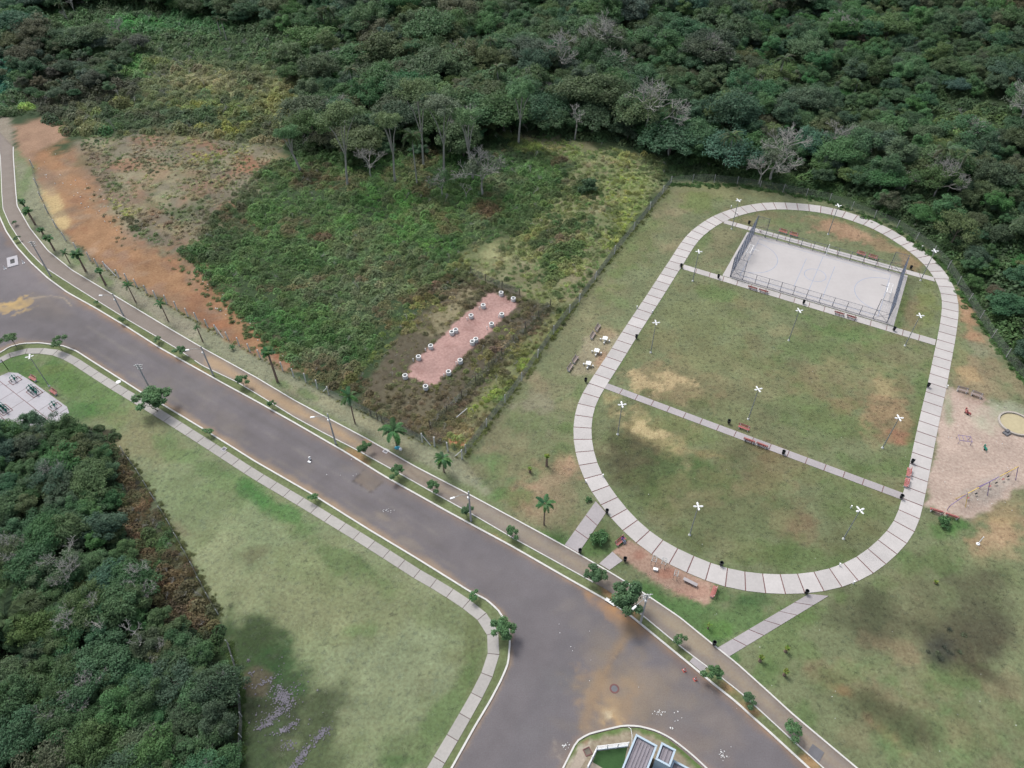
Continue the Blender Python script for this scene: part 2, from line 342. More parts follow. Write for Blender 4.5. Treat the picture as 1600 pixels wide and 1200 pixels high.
Lg.ell(240,270,50,18,A(150,138,104),0.7,0.3); Lg.ell(400,260,34,14,A(150,108,80),0.9,0.2); Lg.ell(330,290,50,10,A(150,112,86),0.8,-0.5); Lg.ell(180,265,40,14,A(118,98,80),0.6,0.2); Lg.ell(350,130,90,22,A(138,134,92),0.9,0.1); Lg.ell(430,170,60,34,A(134,134,78),0.85)
Lg.ell(250,345,30,16,A(148,112,84),0.7,0.4)
BANK=[(60,240),(125,230),(160,255),(205,365),(300,405),(345,448),(425,545),(480,572),(440,575),(330,518),(148,410),(70,335)]
patches(Lg,BANK,70,[A(140,100,74),A(166,136,108),A(146,116,94),A(156,112,80),A(132,112,92)],6,22,(.35,.75),5)
Lg.line([(130,245),(200,330),(260,392),(340,440),(400,505),(460,550)],5,A(112,98,78),8,.7,12,2)
SLP=[(130,212),(240,207),(440,222),(435,275),(360,330),(305,390),(215,376),(162,300),(125,232)]
patches(Lg,SLP,70,[A(116,104,88),A(150,140,108),A(150,108,82),A(104,112,76),A(134,120,84)],10,34,(.35,.75),6)
# yellowish hill right of the marsh
Lg.poly([(770,208),(860,216),(960,232),(1045,258),(1030,290),(985,350),(905,470),(860,485),(800,455),(735,430),(722,400),(800,365),(880,300),(900,255)],A(126,126,86),8,1,8)
Lg.ell(900,300,40,16,A(150,138,104),0.7,0.3); Lg.ell(780,400,40,20,A(154,148,104),0.8,-0.2); Lg.ell(980,300,34,40,A(122,128,74),0.6,-0.3); Lg.ell(910,440,24,30,A(138,124,96),0.6); Lg.ell(870,360,30,14,A(140,122,96),0.6,0.3)
HILL=[(770,208),(860,216),(960,232),(1045,258),(1030,290),(985,350),(905,470),(860,485),(800,455),(735,430),(722,400),(800,365),(880,300),(900,255)]
patches(Lg,HILL,60,[A(120,118,78),A(140,126,96),A(96,104,66),A(146,136,104)],8,28,(.4,.8),7)
# overgrown lot with the gravel pad
Lg.poly([(735,430),(800,450),(860,485),(800,560),(740,640),(700,700),(620,670),(556,632),(600,560),(660,490)],A(96,86,68),6,1,6)
Lg.ell(700,490,44,16,A(152,138,104),0.95,-0.7); Lg.ell(640,630,46,22,A(110,100,76),0.7,0.3)
Lg.poly([(860,490),(905,470),(830,570),(725,712),(690,700),(720,650),(780,580)],A(134,130,84),5,0.8,5)
Lg.ell(722,684,20,12,A(176,116,84),1,0.1,0.3); Lg.ell(722,664,18,8,A(160,142,104),0.8)
# strip of dry lawn between cycle way and wire fence
Lg.poly([(27,250),(50,262),(62,300),(85,350),(141,407),(215,450),(309,502),(407,560),(478,598),(560,640),(660,692),(722,714),(800,760),(820,800),(700,745),(560,675),(400,588),(300,532),(162,450),(75,392),(27,322)],A(142,138,108),4,1,4)
Lg.poly([(110,420),(200,470),(309,535),(309,512),(215,455),(150,425)],A(154,140,118),6,0.6,6)
for x,y,rx,ry in [(590,668,40,10),(520,635,30,8),(630,705,26,8),(460,610,24,8)]: Lg.ell(x,y,rx,ry,A(156,146,112),0.7,0.5)
for x,y,rx,ry in [(480,615,14,6),(120,405,14,10),(165,440,12,6),(440,600,16,6),(38,290,8,30)]: Lg.ell(x,y,rx,ry,A(106,122,74),0.7,0.4)
# park lawn
Lg.poly([(1050,283),(1150,285),(1260,305),(1330,325),(1400,352),(1470,405),(1510,465),(1545,525),(1620,600),(1900,900),(1900,1500),(1500,1500),(1337,1199),(1150,1036),(960,900),(800,809),(722,714),(830,570),(905,470),(1000,350)],A(120,122,86),3,1,2)
PL=[ # x,y,rx,ry,color,alpha,rot
(860,640,70,70,(126,126,88),.8,0),(780,690,30,40,(134,124,92),.7,0.2),(830,640,26,24,(142,130,106),.7,0),(850,770,40,26,(170,136,108),.9,-0.6),(880,728,16,13,(186,148,116),.95,0),(820,780,20,24,(160,124,96),.8,0),(868,775,30,34,(148,132,100),.7,0),
(925,470,60,20,(130,122,88),.7,-0.9),(990,390,60,20,(112,122,72),.7,-0.95),(900,540,60,24,(130,124,90),.6,-0.9),(1130,300,70,12,(134,128,88),.8,0.05),(1090,310,30,14,(116,124,72),.8,0),(860,600,30,16,(130,120,90),.6,0),(880,700,12,30,(90,108,60),.5,0.2),(905,640,8,40,(94,112,62),.5,0),
(1050,600,60,24,(150,128,94),.8,0.2),(1040,588,34,10,(176,154,112),.85,0.1),(1210,640,80,60,(112,108,76),.5,0),(1130,560,90,26,(124,122,82),.6,0.3),(1090,500,60,40,(120,120,80),.6,0),(1130,460,40,10,(100,122,66),.6,0.3),(1300,560,90,30,(106,118,72),.7,0.2),(1330,520,60,14,(98,120,66),.7,0.2),(1390,610,34,20,(132,112,82),.6,0.2),(1385,650,26,34,(140,114,86),.7,0),(1407,684,16,12,(168,112,88),.95,0),(1320,635,30,14,(138,112,80),.6,0),(1270,600,40,16,(128,110,80),.6,0),(1440,640,12,80,(94,112,62),.6,0.2),(1380,600,16,18,(158,140,100),.8,0.2),(1270,660,60,26,(104,112,74),.6,0.2),(1360,730,50,14,(98,114,66),.6,0.3),(1100,590,60,10,(134,120,86),.5,0.25),(1000,545,34,26,(118,118,78),.6,-0.5),(1010,575,30,14,(128,116,84),.6,0),
(1020,680,60,24,(168,148,104),.95,0.55),(1000,665,26,10,(184,162,112),.9,0.5),(1060,668,40,16,(150,132,96),.7,0.2),(990,720,50,40,(82,76,52),.8,0.1),(1000,740,46,34,(74,72,50),.7,0.7),(965,690,22,50,(88,82,58),.7,0),(1075,740,60,34,(78,96,54),.85,0.2),(1110,750,40,24,(74,104,52),.8,0),(1175,720,60,24,(108,100,70),.6,0.2),(1110,710,30,8,(150,126,88),.6,0.2),(1180,745,26,22,(126,108,82),.6,0.1),(1210,760,24,16,(134,112,84),.5,0.1),(1245,810,40,26,(122,102,76),.6,0.4),(1260,830,26,18,(132,106,80),.5,0.4),(1160,800,80,50,(98,104,66),.6,0),(1090,830,60,24,(102,106,70),.6,0.4),(1240,870,110,16,(92,108,60),.7,0),(1350,780,40,40,(96,108,62),.6,0),(1210,710,30,14,(120,96,68),.6,0),(1330,840,50,20,(106,104,68),.6,-0.4),(1040,800,60,16,(98,104,62),.6,0.7),(1140,860,50,14,(118,110,78),.5,0.2),
(1290,345,50,8,(128,122,86),.7,0.1),(1320,360,34,9,(164,128,98),.9,0.2),(1350,375,40,9,(156,124,94),.7,0.2),(1420,405,16,12,(158,126,92),.8,0.4),(1200,340,50,8,(130,116,84),.7,0.1),(1160,345,30,5,(140,120,90),.6,0.1),(1225,350,60,5,(112,124,78),.6,0.1),
(1120,385,30,26,(132,122,90),.8,-0.4),(1095,375,10,30,(104,120,70),.6,0.5),(1425,480,20,26,(136,118,86),.8,0.2),(1450,470,12,40,(122,126,72),.7,0.1),(1410,470,8,34,(104,120,66),.7,0.2),
(1520,560,26,50,(150,126,96),.8,-0.2),(1545,600,60,24,(152,134,102),.8,0.2),(1515,500,10,26,(170,130,98),.9,-0.35),(1505,470,6,16,(176,140,110),.8,-0.3),(1530,545,24,12,(136,134,104),.8,0),(1500,560,14,40,(110,124,76),.5,0.1),(1510,585,20,10,(178,148,108),.9,0.4),
(1560,830,50,24,(172,140,106),.95,-0.4),(1585,800,30,20,(168,142,102),.9,-0.5),(1560,850,30,14,(184,152,116),.8,0.3),(1480,830,30,14,(86,112,60),.8,0.1),(1500,820,22,10,(74,112,54),.8,0.1),(1440,880,50,24,(96,116,66),.7,-0.3),(1560,900,60,30,(118,120,82),.6,0),
(1370,970,34,36,(80,76,56),.85,0),(1350,955,40,22,(88,84,60),.7,0.2),(1330,975,50,10,(104,104,72),.5,0),(1490,1000,60,34,(84,78,60),.85,0.3),(1520,960,36,50,(88,84,62),.8,0.2),(1470,1025,24,24,(40,40,38),.8,0),(1475,1018,14,16,(44,46,40),.9,0.4),(1520,1000,34,22,(92,76,56),.75,0.2),(1545,980,30,30,(86,84,64),.6,0),(1530,1060,40,14,(96,84,62),.6,0.6),(1515,1030,34,8,(80,70,54),.7,0.7),(1400,1010,40,14,(144,126,94),.8,0.4),(1300,1040,30,24,(138,124,92),.7,0.3),(1345,1075,70,16,(138,118,88),.6,0.35),(1320,1080,18,6,(160,118,84),.8,0.4),(1370,1110,60,24,(92,88,62),.8,0.6),(1410,1130,40,20,(96,90,62),.7,0.4),(1385,1145,30,10,(150,114,84),.8,0.7),(1400,1150,8,14,(164,120,92),.8,0),(1460,1060,50,34,(98,116,68),.7,0.2),(1480,1150,90,40,(102,122,74),.7,0),(1260,1120,20,30,(90,112,62),.6,-0.7),(1570,1080,30,24,(138,124,92),.6,0),(1500,920,80,16,(120,116,84),.6,0),(1230,1000,40,40,(104,120,70),.6,0),(1250,960,50,16,(98,118,64),.6,-0.4),(1200,1050,20,30,(94,118,64),.6,0.5),
(1060,960,80,20,(84,112,62),.9,0.5),(1020,930,40,14,(80,108,58),.8,0.5),(1140,960,60,20,(92,114,66),.9,0.2),(1170,940,40,12,(76,100,58),.8,0),(1120,985,20,14,(92,122,60),.8,0),
(900,840,26,24,(88,112,64),.6,0),(935,850,34,22,(86,106,60),.9,0.3),(860,850,26,10,(86,118,58),.8,0.5),(790,770,30,14,(96,124,66),.7,0.2),(770,730,24,20,(92,122,66),.6,0.3),
(750,735,20,10,(140,128,96),.5,0.3)]
for x,y,rx,ry,c,a,r in PL: Lg.ell(x,y,rx,ry,A(*c),a*0.92,r,0.5,0.95,2.6)
ovi=[(960,775),(929,717),(924,655),(950,600),(1067,412),(1150,340),(1237,330),(1360,360),(1460,430),(1470,500),(1412,772),(1360,860),(1250,898),(1120,885)]
patches(Lg,ovi,90,[A(128,112,80),A(116,104,74),A(96,112,62),A(140,124,90),A(104,110,68)],12,38,(.15,.4),1)
patches(Lg,[(1480,640),(1440,800),(1337,930),(1150,1036),(1337,1199),(1600,1300),(1700,1000),(1650,800)],50,[A(134,122,90),A(108,104,72),A(98,120,66),A(146,128,96),A(120,124,84)],14,44,(.12,.35),2)
patches(Lg,[(1050,290),(1100,330),(940,590),(895,660),(930,780),(880,840),(740,730),(830,570),(905,475)],36,[A(138,124,92),A(126,116,84),A(104,120,70),A(150,130,100)],10,32,(.2,.45),3)
for x,y,rx,ry,c,a,r in [(1035,600,34,12,(186,160,118),.8,.1),(1010,672,30,10,(194,170,124),.9,.5),(1385,645,24,30,(160,128,96),.5,0),(1320,362,40,9,(168,134,104),.7,.2)]: Lg.ell(x,y,rx,ry,A(*c),a,r,.4,1.2,1.6)
for x,y,rx,ry,c,a,r in [(1365,962,46,34,(84,84,60),.75,0),(1330,970,60,12,(92,94,66),.5,0),(1500,985,64,46,(90,86,64),.7,.3),(1530,950,40,50,(90,86,64),.6,.2),(1470,1018,24,20,(62,62,54),.7,0),(1545,1055,40,10,(80,72,54),.7,.6),(1370,1108,64,24,(84,84,58),.8,.6),(1425,1135,40,18,(86,88,60),.7,.4),(1290,1090,40,10,(96,98,68),.5,.5),(1000,735,40,34,(84,82,56),.35,.3)]: Lg.ell(x,y,rx,ry,A(*c),a,r,.75,.45,3)
# left lawn
Lg.poly([(0,566),(50,552),(110,566),(220,637),(400,750),(555,842),(680,922),(750,967),(766,1010),(750,1062),(687,1170),(620,1300),(560,1500),(380,1500),(378,1130),(371,1050),(340,957),(305,890),(255,800),(205,722),(180,672),(110,662),(90,640),(0,590)],A(126,130,92),2,1,1)
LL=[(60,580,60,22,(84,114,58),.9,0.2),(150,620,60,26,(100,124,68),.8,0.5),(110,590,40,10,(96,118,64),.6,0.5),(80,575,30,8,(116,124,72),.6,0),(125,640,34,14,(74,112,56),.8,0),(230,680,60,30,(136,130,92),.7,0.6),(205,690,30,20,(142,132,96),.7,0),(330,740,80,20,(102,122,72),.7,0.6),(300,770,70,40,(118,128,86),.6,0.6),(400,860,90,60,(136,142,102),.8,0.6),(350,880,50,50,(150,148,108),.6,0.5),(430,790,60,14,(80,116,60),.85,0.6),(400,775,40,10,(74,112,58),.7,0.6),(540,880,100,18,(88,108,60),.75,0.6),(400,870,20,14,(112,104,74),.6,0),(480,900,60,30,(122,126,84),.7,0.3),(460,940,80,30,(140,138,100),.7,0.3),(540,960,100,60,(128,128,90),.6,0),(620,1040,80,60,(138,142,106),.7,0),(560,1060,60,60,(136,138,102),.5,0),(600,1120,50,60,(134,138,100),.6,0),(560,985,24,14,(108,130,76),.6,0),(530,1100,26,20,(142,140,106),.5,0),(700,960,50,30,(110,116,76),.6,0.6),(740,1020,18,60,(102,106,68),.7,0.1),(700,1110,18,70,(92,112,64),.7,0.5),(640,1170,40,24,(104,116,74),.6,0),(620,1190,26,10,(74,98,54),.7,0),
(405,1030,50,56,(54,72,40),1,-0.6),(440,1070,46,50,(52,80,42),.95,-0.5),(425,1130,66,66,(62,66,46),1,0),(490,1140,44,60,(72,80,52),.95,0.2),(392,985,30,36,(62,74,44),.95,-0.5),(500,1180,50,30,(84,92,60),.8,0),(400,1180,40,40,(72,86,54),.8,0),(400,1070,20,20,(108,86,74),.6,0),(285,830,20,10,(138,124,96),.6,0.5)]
patches(Lg,[(205,690),(400,760),(680,930),(750,1010),(680,1160),(560,1200),(500,1060),(350,950),(255,790)],55,[A(148,142,108),A(104,118,72),A(134,134,92),A(112,110,76),A(140,144,108)],16,50,(.1,.32),4)
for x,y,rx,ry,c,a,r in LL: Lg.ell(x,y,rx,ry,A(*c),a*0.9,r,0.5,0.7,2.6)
# grass verges between kerbs
Lg.line([((a[0]+b[0])/2,(a[1]+b[1])/2) for a,b in zip(K1[3:32],K2[4:33])],5,A(114,118,76),4,0.8,3)
# verge between K4 and the footpath
Lg.line([((a[0]+b[0])/2,(a[1]+b[1])/2) for a,b in zip(K4[3:30],F1[2:29])],5,A(112,118,76),4,0.9,3)
for x,y in [(310,585),(765,845),(950,925),(965,935),(1140,1075),(1175,1110),(560,715),(1265,1190),(985,955),(775,850)]: Lg.ell(x,y,18,9,A(170,130,92),0.8,0.5)
# worn sand and clay grounds
SANDP=[(1478,608),(1500,612),(1545,628),(1600,652),(1680,690),(1680,720),(1600,763),(1565,782),(1525,806),(1500,810),(1470,800),(1446,790),(1458,710),(1470,645)]
Lg.poly(SANDP,A(188,162,142),4,1,8,1.5)
Lg.ell(1570,650,40,20,A(176,172,142),0.7); Lg.ell(1510,620,30,8,A(170,140,122),0.6,0.2); Lg.ell(1540,770,40,16,A(172,158,142),0.6,-0.4); Lg.ell(1482,640,8,26,A(140,146,110),0.7)
Lg.poly([(982,844),(1009,857),(1031,872),(1058,887),(1087,900),(1113,910),(1110,942),(1100,944),(1058,926),(1029,912),(1000,892),(975,876),(957,863)],A(172,138,116),2,1,1.5,1.5)
Lg.ell(998,868,10,7,A(160,112,92),0.7); Lg.ell(1041,896,12,6,A(166,114,92),0.7); Lg.ell(1080,925,24,10,A(176,134,112),0.6)
Lg.poly([(915,530),(965,520),(975,525),(930,588),(905,590),(893,580)],A(156,142,112),5,0.95,5,2)
Lg.ell(938,565,10,20,A(170,132,104),0.7,0.4); Lg.ell(945,520,16,8,A(156,130,100),0.6)
PINK=[(768,454),(790,464),(810,475),(784,501),(749,536),(712,571),(679,601),(660,597),(640,589),(642,571),(693,522),(731,487)]
Lg.poly(PINK,A(184,144,130),1.5,1,2.5,1.5)
for x,y in [(735,516),(742,505),(655,580),(790,470),(700,540)]: Lg.ell(x,y,9,4,A(160,118,106),0.5,0.3)
# edges of the running track: trampled green line
Lg.line(TI+[TI[0]],3.0,A(92,112,62),3,0.55,2)
def axis(lo,hi,mid,fine,grow,ends):
    out=[0.0]; x=0.0; st=fine
    while x<hi:
        st=fine if x<mid else st*grow
        x+=st; out.append(x)
    neg=[0.0]; x=0.0; st=fine
    while x>lo:
        st=fine if x>-mid else st*grow
        x-=st; neg.append(x)
    a=sorted(set(neg+out)); return np.array([-ends]+a+[ends])
gx=axis(-230,230,85,0.55,1.012,4000)
ys=[12.0]
while ys[-1]<360: ys.append(ys[-1]+0.40*max(1,(CH**2+ys[-1]**2)/(CH**2+80**2))**0.9)
gy=np.array([-4000,-60]+ys+[600,4500])
XX,YY=np.meshgrid(gx,gy); X1,Y1=XX.ravel(),YY.ravel()
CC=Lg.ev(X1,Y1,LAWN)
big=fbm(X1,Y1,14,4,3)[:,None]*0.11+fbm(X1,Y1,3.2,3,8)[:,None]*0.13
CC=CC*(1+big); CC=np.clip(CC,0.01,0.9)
nx=len(gx); ii=np.arange(len(gy)-1)[:,None]*nx+np.arange(nx-1)[None,:]; ii=ii.ravel()
quads=np.stack([ii,ii+1,ii+1+nx,ii+nx],1)
# low relief in the rough ground only
qx,qy=proj(X1,Y1)
rough=np.clip(-sdpoly(qx,qy,[(52,100),(1045,262),(1030,290),(985,350),(890,470),(812,570),(722,690),(660,675),(560,625),(478,580),(407,545),(309,487),(215,433),(141,393),(95,350),(70,300)])/25,0,1)
rough[(Y1<20)|(Y1>300)]=0
ZZ=rough*(fbm(X1,Y1,9,3,5)*0.35+fbm(X1,Y1,2.2,2,6)*0.12)
g=link('ground',mesh('ground',np.stack([X1,Y1,ZZ],1),quads,mGround,True,colors=CC)); tag(g,'lawns, soil and rough grass ground of the whole site',kind='structure')
print('ground',time.time()-T0)
# ------------------------------------------------------------------ painted sheets (exact edges, colour from the land-cover map)
def sheet(name,poly,z,mat,layers,base,step,extra=0.05):
    poly=[tuple(p) for p in poly]; a=np.array(poly); lo=a.min(0); hi=a.max(0)
    q=np.mgrid[lo[0]:hi[0]:step,lo[1]:hi[1]:step].reshape(2,-1).T+_rng.uniform(-.2,.2,(1,2))*step
    q=q+_rng.uniform(-.15,.15,q.shape)*step
    q=q[sdpoly(q[:,0],q[:,1],poly)<-step*0.5]
    vin=[Vector(p) for p in poly]+[Vector(p) for p in q]; n=len(poly)
    r=delaunay_2d_cdt(vin,[],[list(range(n))],1,1e-5)
    V=np.array([(v.x,v.y,z) for v in r[0]]); Fc=[f for f in r[2]]
    Cc=layers.ev(V[:,0],V[:,1],base)
    Cc*=1+fbm(V[:,0],V[:,1],7,4,21)[:,None]*extra
    Fa=np.array(Fc); 
    # face up
    e1=V[Fa[:,1]]-V[Fa[:,0]]; e2=V[Fa[:,2]]-V[Fa[:,0]]; up=(e1[:,0]*e2[:,1]-e1[:,1]*e2[:,0])>0
    Fa[~up]=Fa[~up][:,::-1]
    return link(name,mesh(name,V,Fa,mat,colors=np.clip(Cc,0.01,0.95)))
rk1=resample(GL(K1),1.0,smooth=1.0); rk2=resample(GL(K2),1.0,smooth=1.0); rk3=resample(GL(K3),1.0,smooth=1.0)
rk4=resample(GL(K4),0.8,smooth=0.8); rk5=resample(GL(K5),0.8,smooth=0.8)
Lr=Layers()
Lr.line(K1,9,A(148,122,108),5,0.45,4,2); Lr.line(K1[8:],3.5,A(168,134,110),3,0.7,2.5,1.5)
Lr.line(K4,5,A(158,134,116),4,0.75,3,1.5); Lr.line(K4[12:19],9,A(166,142,122),5,0.6,5,2)
Lr.line([(x,y-2) for x,y in K5],5,A(150,128,118),5,0.6,3,1.5)
Lr.ell(28,476,22,8,A(206,172,118),1,-0.2,0.5,1.2,.9); Lr.ell(8,482,26,5,A(196,166,122),0.8,-0.1); Lr.ell(70,480,40,14,A(134,122,118),0.5,0.3)
Lr.line([(50,466),(80,462),(100,466),(112,478)],0.8,A(176,158,140),1,0.8,0.5)
Lr.line([(-20,500),(30,500),(120,560)],10,A(112,106,112),9,0.5,5)
Lr.ell(958,1098,34,26,A(172,146,120),0.8,0.5,0.7,1.2,1.8); Lr.ell(955,1110,19,15,A(204,170,130),.95,0.3,0.7,1.0,1.0); Lr.ell(952,1115,8,6,A(226,204,172),1,0,0.6,0.9,.6); Lr.ell(990,1085,50,40,A(150,132,120),0.6,0.3); Lr.ell(935,1010,30,22,A(140,126,120),0.5)
Lr.line([(985,985),(960,1025),(938,1065),(922,1110),(905,1140)],1.6,A(160,134,114),1.5,0.8,1.5,1); Lr.line([(987,985),(962,1028),(941,1060)],0.6,A(72,66,66),0.8,0.6,0.6)
Lr.ell(875,1176,18,14,A(140,126,120),0.4)
Lr.line([(865,1150),(868,1178),(880,1188)],1.0,A(160,146,140),1.2,0.5,0.8)
Lr.ell(600,808,16,6,A(152,138,128),0.7,0.5); Lr.ell(470,795,60,10,A(110,102,104),0.5,0.55); Lr.ell(640,850,22,6,A(150,136,126),0.5,0.5); Lr.ell(505,790,30,5,A(160,142,128),0.6,0.6); Lr.ell(560,830,34,6,A(164,144,128),0.6,0.55)
Lr.ell(960,960,40,10,A(186,142,104),0.9,0.55,0.5,0.6,1.5); Lr.ell(985,985,22,10,A(176,142,112),0.7,0.5)
Lr.poly([(570,733),(600,752),(580,769),(552,751)],A(126,112,104),1.5,0.8,0.8)
Lr.line([(570,733),(552,751),(580,769),(600,752)],0.7,A(70,64,64),0.8,0.8,0.4)
Lr.line([(300,570),(450,660),(700,800),(900,930),(1000,1010)],13,A(118,112,118),9,0.5,5,5)
Lr.line([(240,590),(400,690),(600,800),(760,905)],16,A(112,104,108),9,0.25,5,5)
Lr.line([(900,1000),(860,1080),(820,1160),(800,1200)],26,A(112,107,114),14,0.4,8,6)
Lr.ell(60,440,50,16,A(138,128,134),0.5,0.4); Lr.ell(20,420,30,30,A(128,120,126),0.5); Lr.ell(90,500,70,14,A(106,100,104),0.6,0.3); Lr.ell(120,540,60,12,A(100,94,98),0.5,0.3)
Lr.ell(1090,1110,70,20,A(132,120,118),0.5,0.6); Lr.ell(1080,1160,60,20,A(128,114,110),0.5,0.6); Lr.ell(1075,1045,40,12,A(120,104,102),0.5,0.7)
for off_,wd_,c_ in [(.25,1.6,(106,100,102)),(.42,1.4,(140,132,130)),(.6,1.6,(108,102,104)),(.78,1.3,(138,128,124))]:
    Lr.line([(K1[i][0]*(1-off_)+q[0]*off_,K1[i][1]*(1-off_)+q[1]*off_) for i,q in zip(range(9,19),[(120,549),(200,600),(262,637),(320,672),(400,722),(450,750),(487,772),(580,830),(650,872),(735,925)])],wd_,A(*c_),3,.4,3,3)
patches(Lr,[(0,380),(300,580),(700,810),(1000,1000),(1200,1150),(1100,1190),(870,1190),(800,1150),(800,980),(400,715),(120,540),(0,540)],70,[A(116,108,110),A(138,128,124),A(122,118,122),A(146,134,126)],8,30,(.08,.22),14)
Lr.ell(978,1085,60,50,A(142,126,114),.5,.5,.8,1.1,2.2); Lr.ell(930,1120,24,34,A(136,122,114),.45,.2,.7,1.1,2); Lr.ell(950,1085,34,24,A(160,134,112),.5,.4,.6,1.3,1.2); Lr.line([(985,985),(955,1030),(930,1085),(912,1135)],8,A(150,126,106),6,.6,6,3)
road_poly=[tuple(p) for p in rk1]+[tuple(p) for p in rk4[::-1]]
rd=sheet('road',road_poly,0.004,mRoad,Lr,A(119,112,118),0.42,0.07); tag(rd,'wide grey asphalt road with a branch to the bottom',kind='structure')
Lc=Layers()
Lc.line([(a[0],a[1]) for a in K3],3,A(118,104,96),3,0.5,2,1.5)
Lc.line([((a[0]+b[0])/2,(a[1]+b[1])/2) for a,b in zip(K2[16:],K3[11:])],5,A(158,142,126),5,0.7,3,3)
Lc.line([(330,565),(400,605),(480,650),(560,695)],7,A(178,150,124),5,0.8,4,3); Lc.ell(579,688,8,5,A(214,170,132),0.9); Lc.ell(595,705,26,10,A(126,112,112),0.8,0.5)
Lc.ell(655,745,40,4,A(118,106,102),0.6,0.55); Lc.ell(800,822,50,8,A(152,142,134),0.6,0.5); Lc.ell(1085,1000,50,14,A(164,148,130),0.6,0.7); Lc.ell(960,905,40,10,A(128,116,112),0.7,0.5)
cy=sheet('path',[tuple(p) for p in rk2]+[tuple(p) for p in rk3[::-1]],0.05,mCycle,Lc,A(142,130,126),0.7,0.05); tag(cy,'brown paved shared path between white edgings',kind='structure')
print('sheets',time.time()-T0)
# ------------------------------------------------------------------ kerbs
def strip(name,line,wd,z0,z1,mat,off=0.0,label=None,parent=None,gaps=()):
    q=np.asarray(line); n=normals(q); mb=MB()
    for i in range(len(q)-1):
        m=(q[i]+q[i+1])/2
        if any(math.hypot(m[0]-gx_,m[1]-gy_)<gr for gx_,gy_,gr in gaps): continue
        a,b=q[i]+n[i]*(off-wd/2),q[i]+n[i]*(off+wd/2); c,d=q[i+1]+n[i+1]*(off+wd/2),q[i+1]+n[i+1]*(off-wd/2)
        mb.prism([tuple(a),tuple(b),tuple(c),tuple(d)],z0,z1)
    o=mb.link(name,mat,parent); 
    if label: tag(o,label,kind='structure')
    return o
strip('kerb',rk1,0.26,-0.05,0.13,mKerb,label='white kerb along the far side of the road')
strip('kerb',rk2,0.15,-0.05,0.11,mKerb,label='thin white edging between grass verge and brown path',gaps=[(*G(72,418),1.2),(*G(960,930),3.0),(*G(300,563),1.0)])
strip('kerb',rk3,0.20,-0.05,0.12,mKerb,label='white edging between brown path and park lawn')
strip('kerb',rk4,0.24,-0.05,0.13,mKerb,label='white kerb along the near side of the road')
strip('kerb',rk5,0.2,-0.05,0.15,mKerb,label='cream kerb curving round the house corner')
# ------------------------------------------------------------------ slab paths
def slab_run(root,inner,outer,mat,z=0.06,joint=0.13,mj=None,closed=False,name='slab'):
    """inner / outer: matching station points; each pair of stations bounds one slab; joints lie recessed between them"""
    n=len(inner); cnt=n if closed else n-1
    base=MB()
    for i in range(cnt):
        j=(i+1)%n; a,b,c,d=[np.asarray(x,float) for x in (inner[i],outer[i],outer[j],inner[j])]
        base.prism([tuple(a),tuple(b),tuple(c),tuple(d)],-0.03,z-0.03)
        L=math.hypot(*((d+c-a-b)/2)); t=min(0.2,joint/2/L)
        A_,B_,C_,D_=a+(d-a)*t,b+(c-b)*t,c+(b-c)*t,d+(a-d)*t
        m=MB(); ctr=(A_+B_+C_+D_)/4; dz=random.uniform(-.006,.006)
        m.prism([tuple(q-ctr) for q in (A_,B_,C_,D_)],-0.04,z+dz); m.link(name,mat,root,(ctr[0],ctr[1],0))
    base.link('joint_bed',mj or mJoint,root)
random.seed(4)
# running track: a smooth closed band 3 m wide
to=resample(GL(TO),0.5,True,3.0); ti=resample(GL(TI),0.5,True,3.0)
from_c=[]
tc=[]
for p in to:
    d=np.hypot(*(ti-p).T); tc.append((p+ti[d.argmin()])/2)
tc=resample(tc,0.5,True,4.0)
NS=int(round(len(tc)*0.5/2.62)); tcs=resample(tc,np.hypot(*np.diff(np.vstack([tc,tc[:1]]),axis=0).T).sum()/NS,True)
nn=normals(tcs,True); TW=1.53
ctr=tcs.mean(0); sgn=np.sign(((tcs-ctr)*nn).sum(1).mean())
trk_out=tcs+nn*sgn*TW; trk_in=tcs-nn*sgn*TW
trk=empty('running_track',(0,0,0),label='oval running track of pale concrete slabs with red joints',kind='structure')
slab_run(trk,trk_in,trk_out,mSlab,closed=True,joint=0.15)
def line_path(name,a0,a1,b0,b1,pitch,mat,label,za=0.055,joint=0.12):
    a0,a1,b0,b1=[np.array(G(*p)) for p in (a0,a1,b0,b1)]
    L=np.hypot(*((a1+b1-a0-b0)/2)); n=max(1,int(round(L/pitch)))
    r=empty(name,(0,0,0),label=label,kind='structure')
    slab_run(r,[a0+(a1-a0)*i/n for i in range(n+1)],[b0+(b1-b0)*i/n for i in range(n+1)],mat,z=za,joint=joint)
    return r
line_path('path',(944,607),(1409,781),(949,599),(1412,771),2.9,mSlabC,'narrow slab path crossing the lawn with benches beside it')
line_path('path',(1066,420.5),(1461,540),(1068,413.5),(1463,531),2.9,mSlab,'slab path along the near side of the sports court')
line_path('path',(1130,349),(1461,440.5),(1133,343.5),(1459,433.5),2.9,mSlab,'slab path along the far side of the sports court')
line_path('path',(882,852),(931,783),(904,864),(947,801),3.0,mSlabC,'slab path from the brown path to the left of the track')
line_path('path',(936,881),(957,862),(952,891),(973,876),2.8,mSlabC,'short pale slab entry beside the clay play ground',joint=0.05)
line_path('path',(1120,1013),(1264,928),(1139,1026),(1295,931),2.9,mSlabC,'slab path from the brown path to the bottom of the track')
line_path('path',(1077,1034),(1084,1026),(1097,1051),(1104,1042),2.6,mSlabC,'single concrete crossing slab in the verge by the cones',joint=0.03)
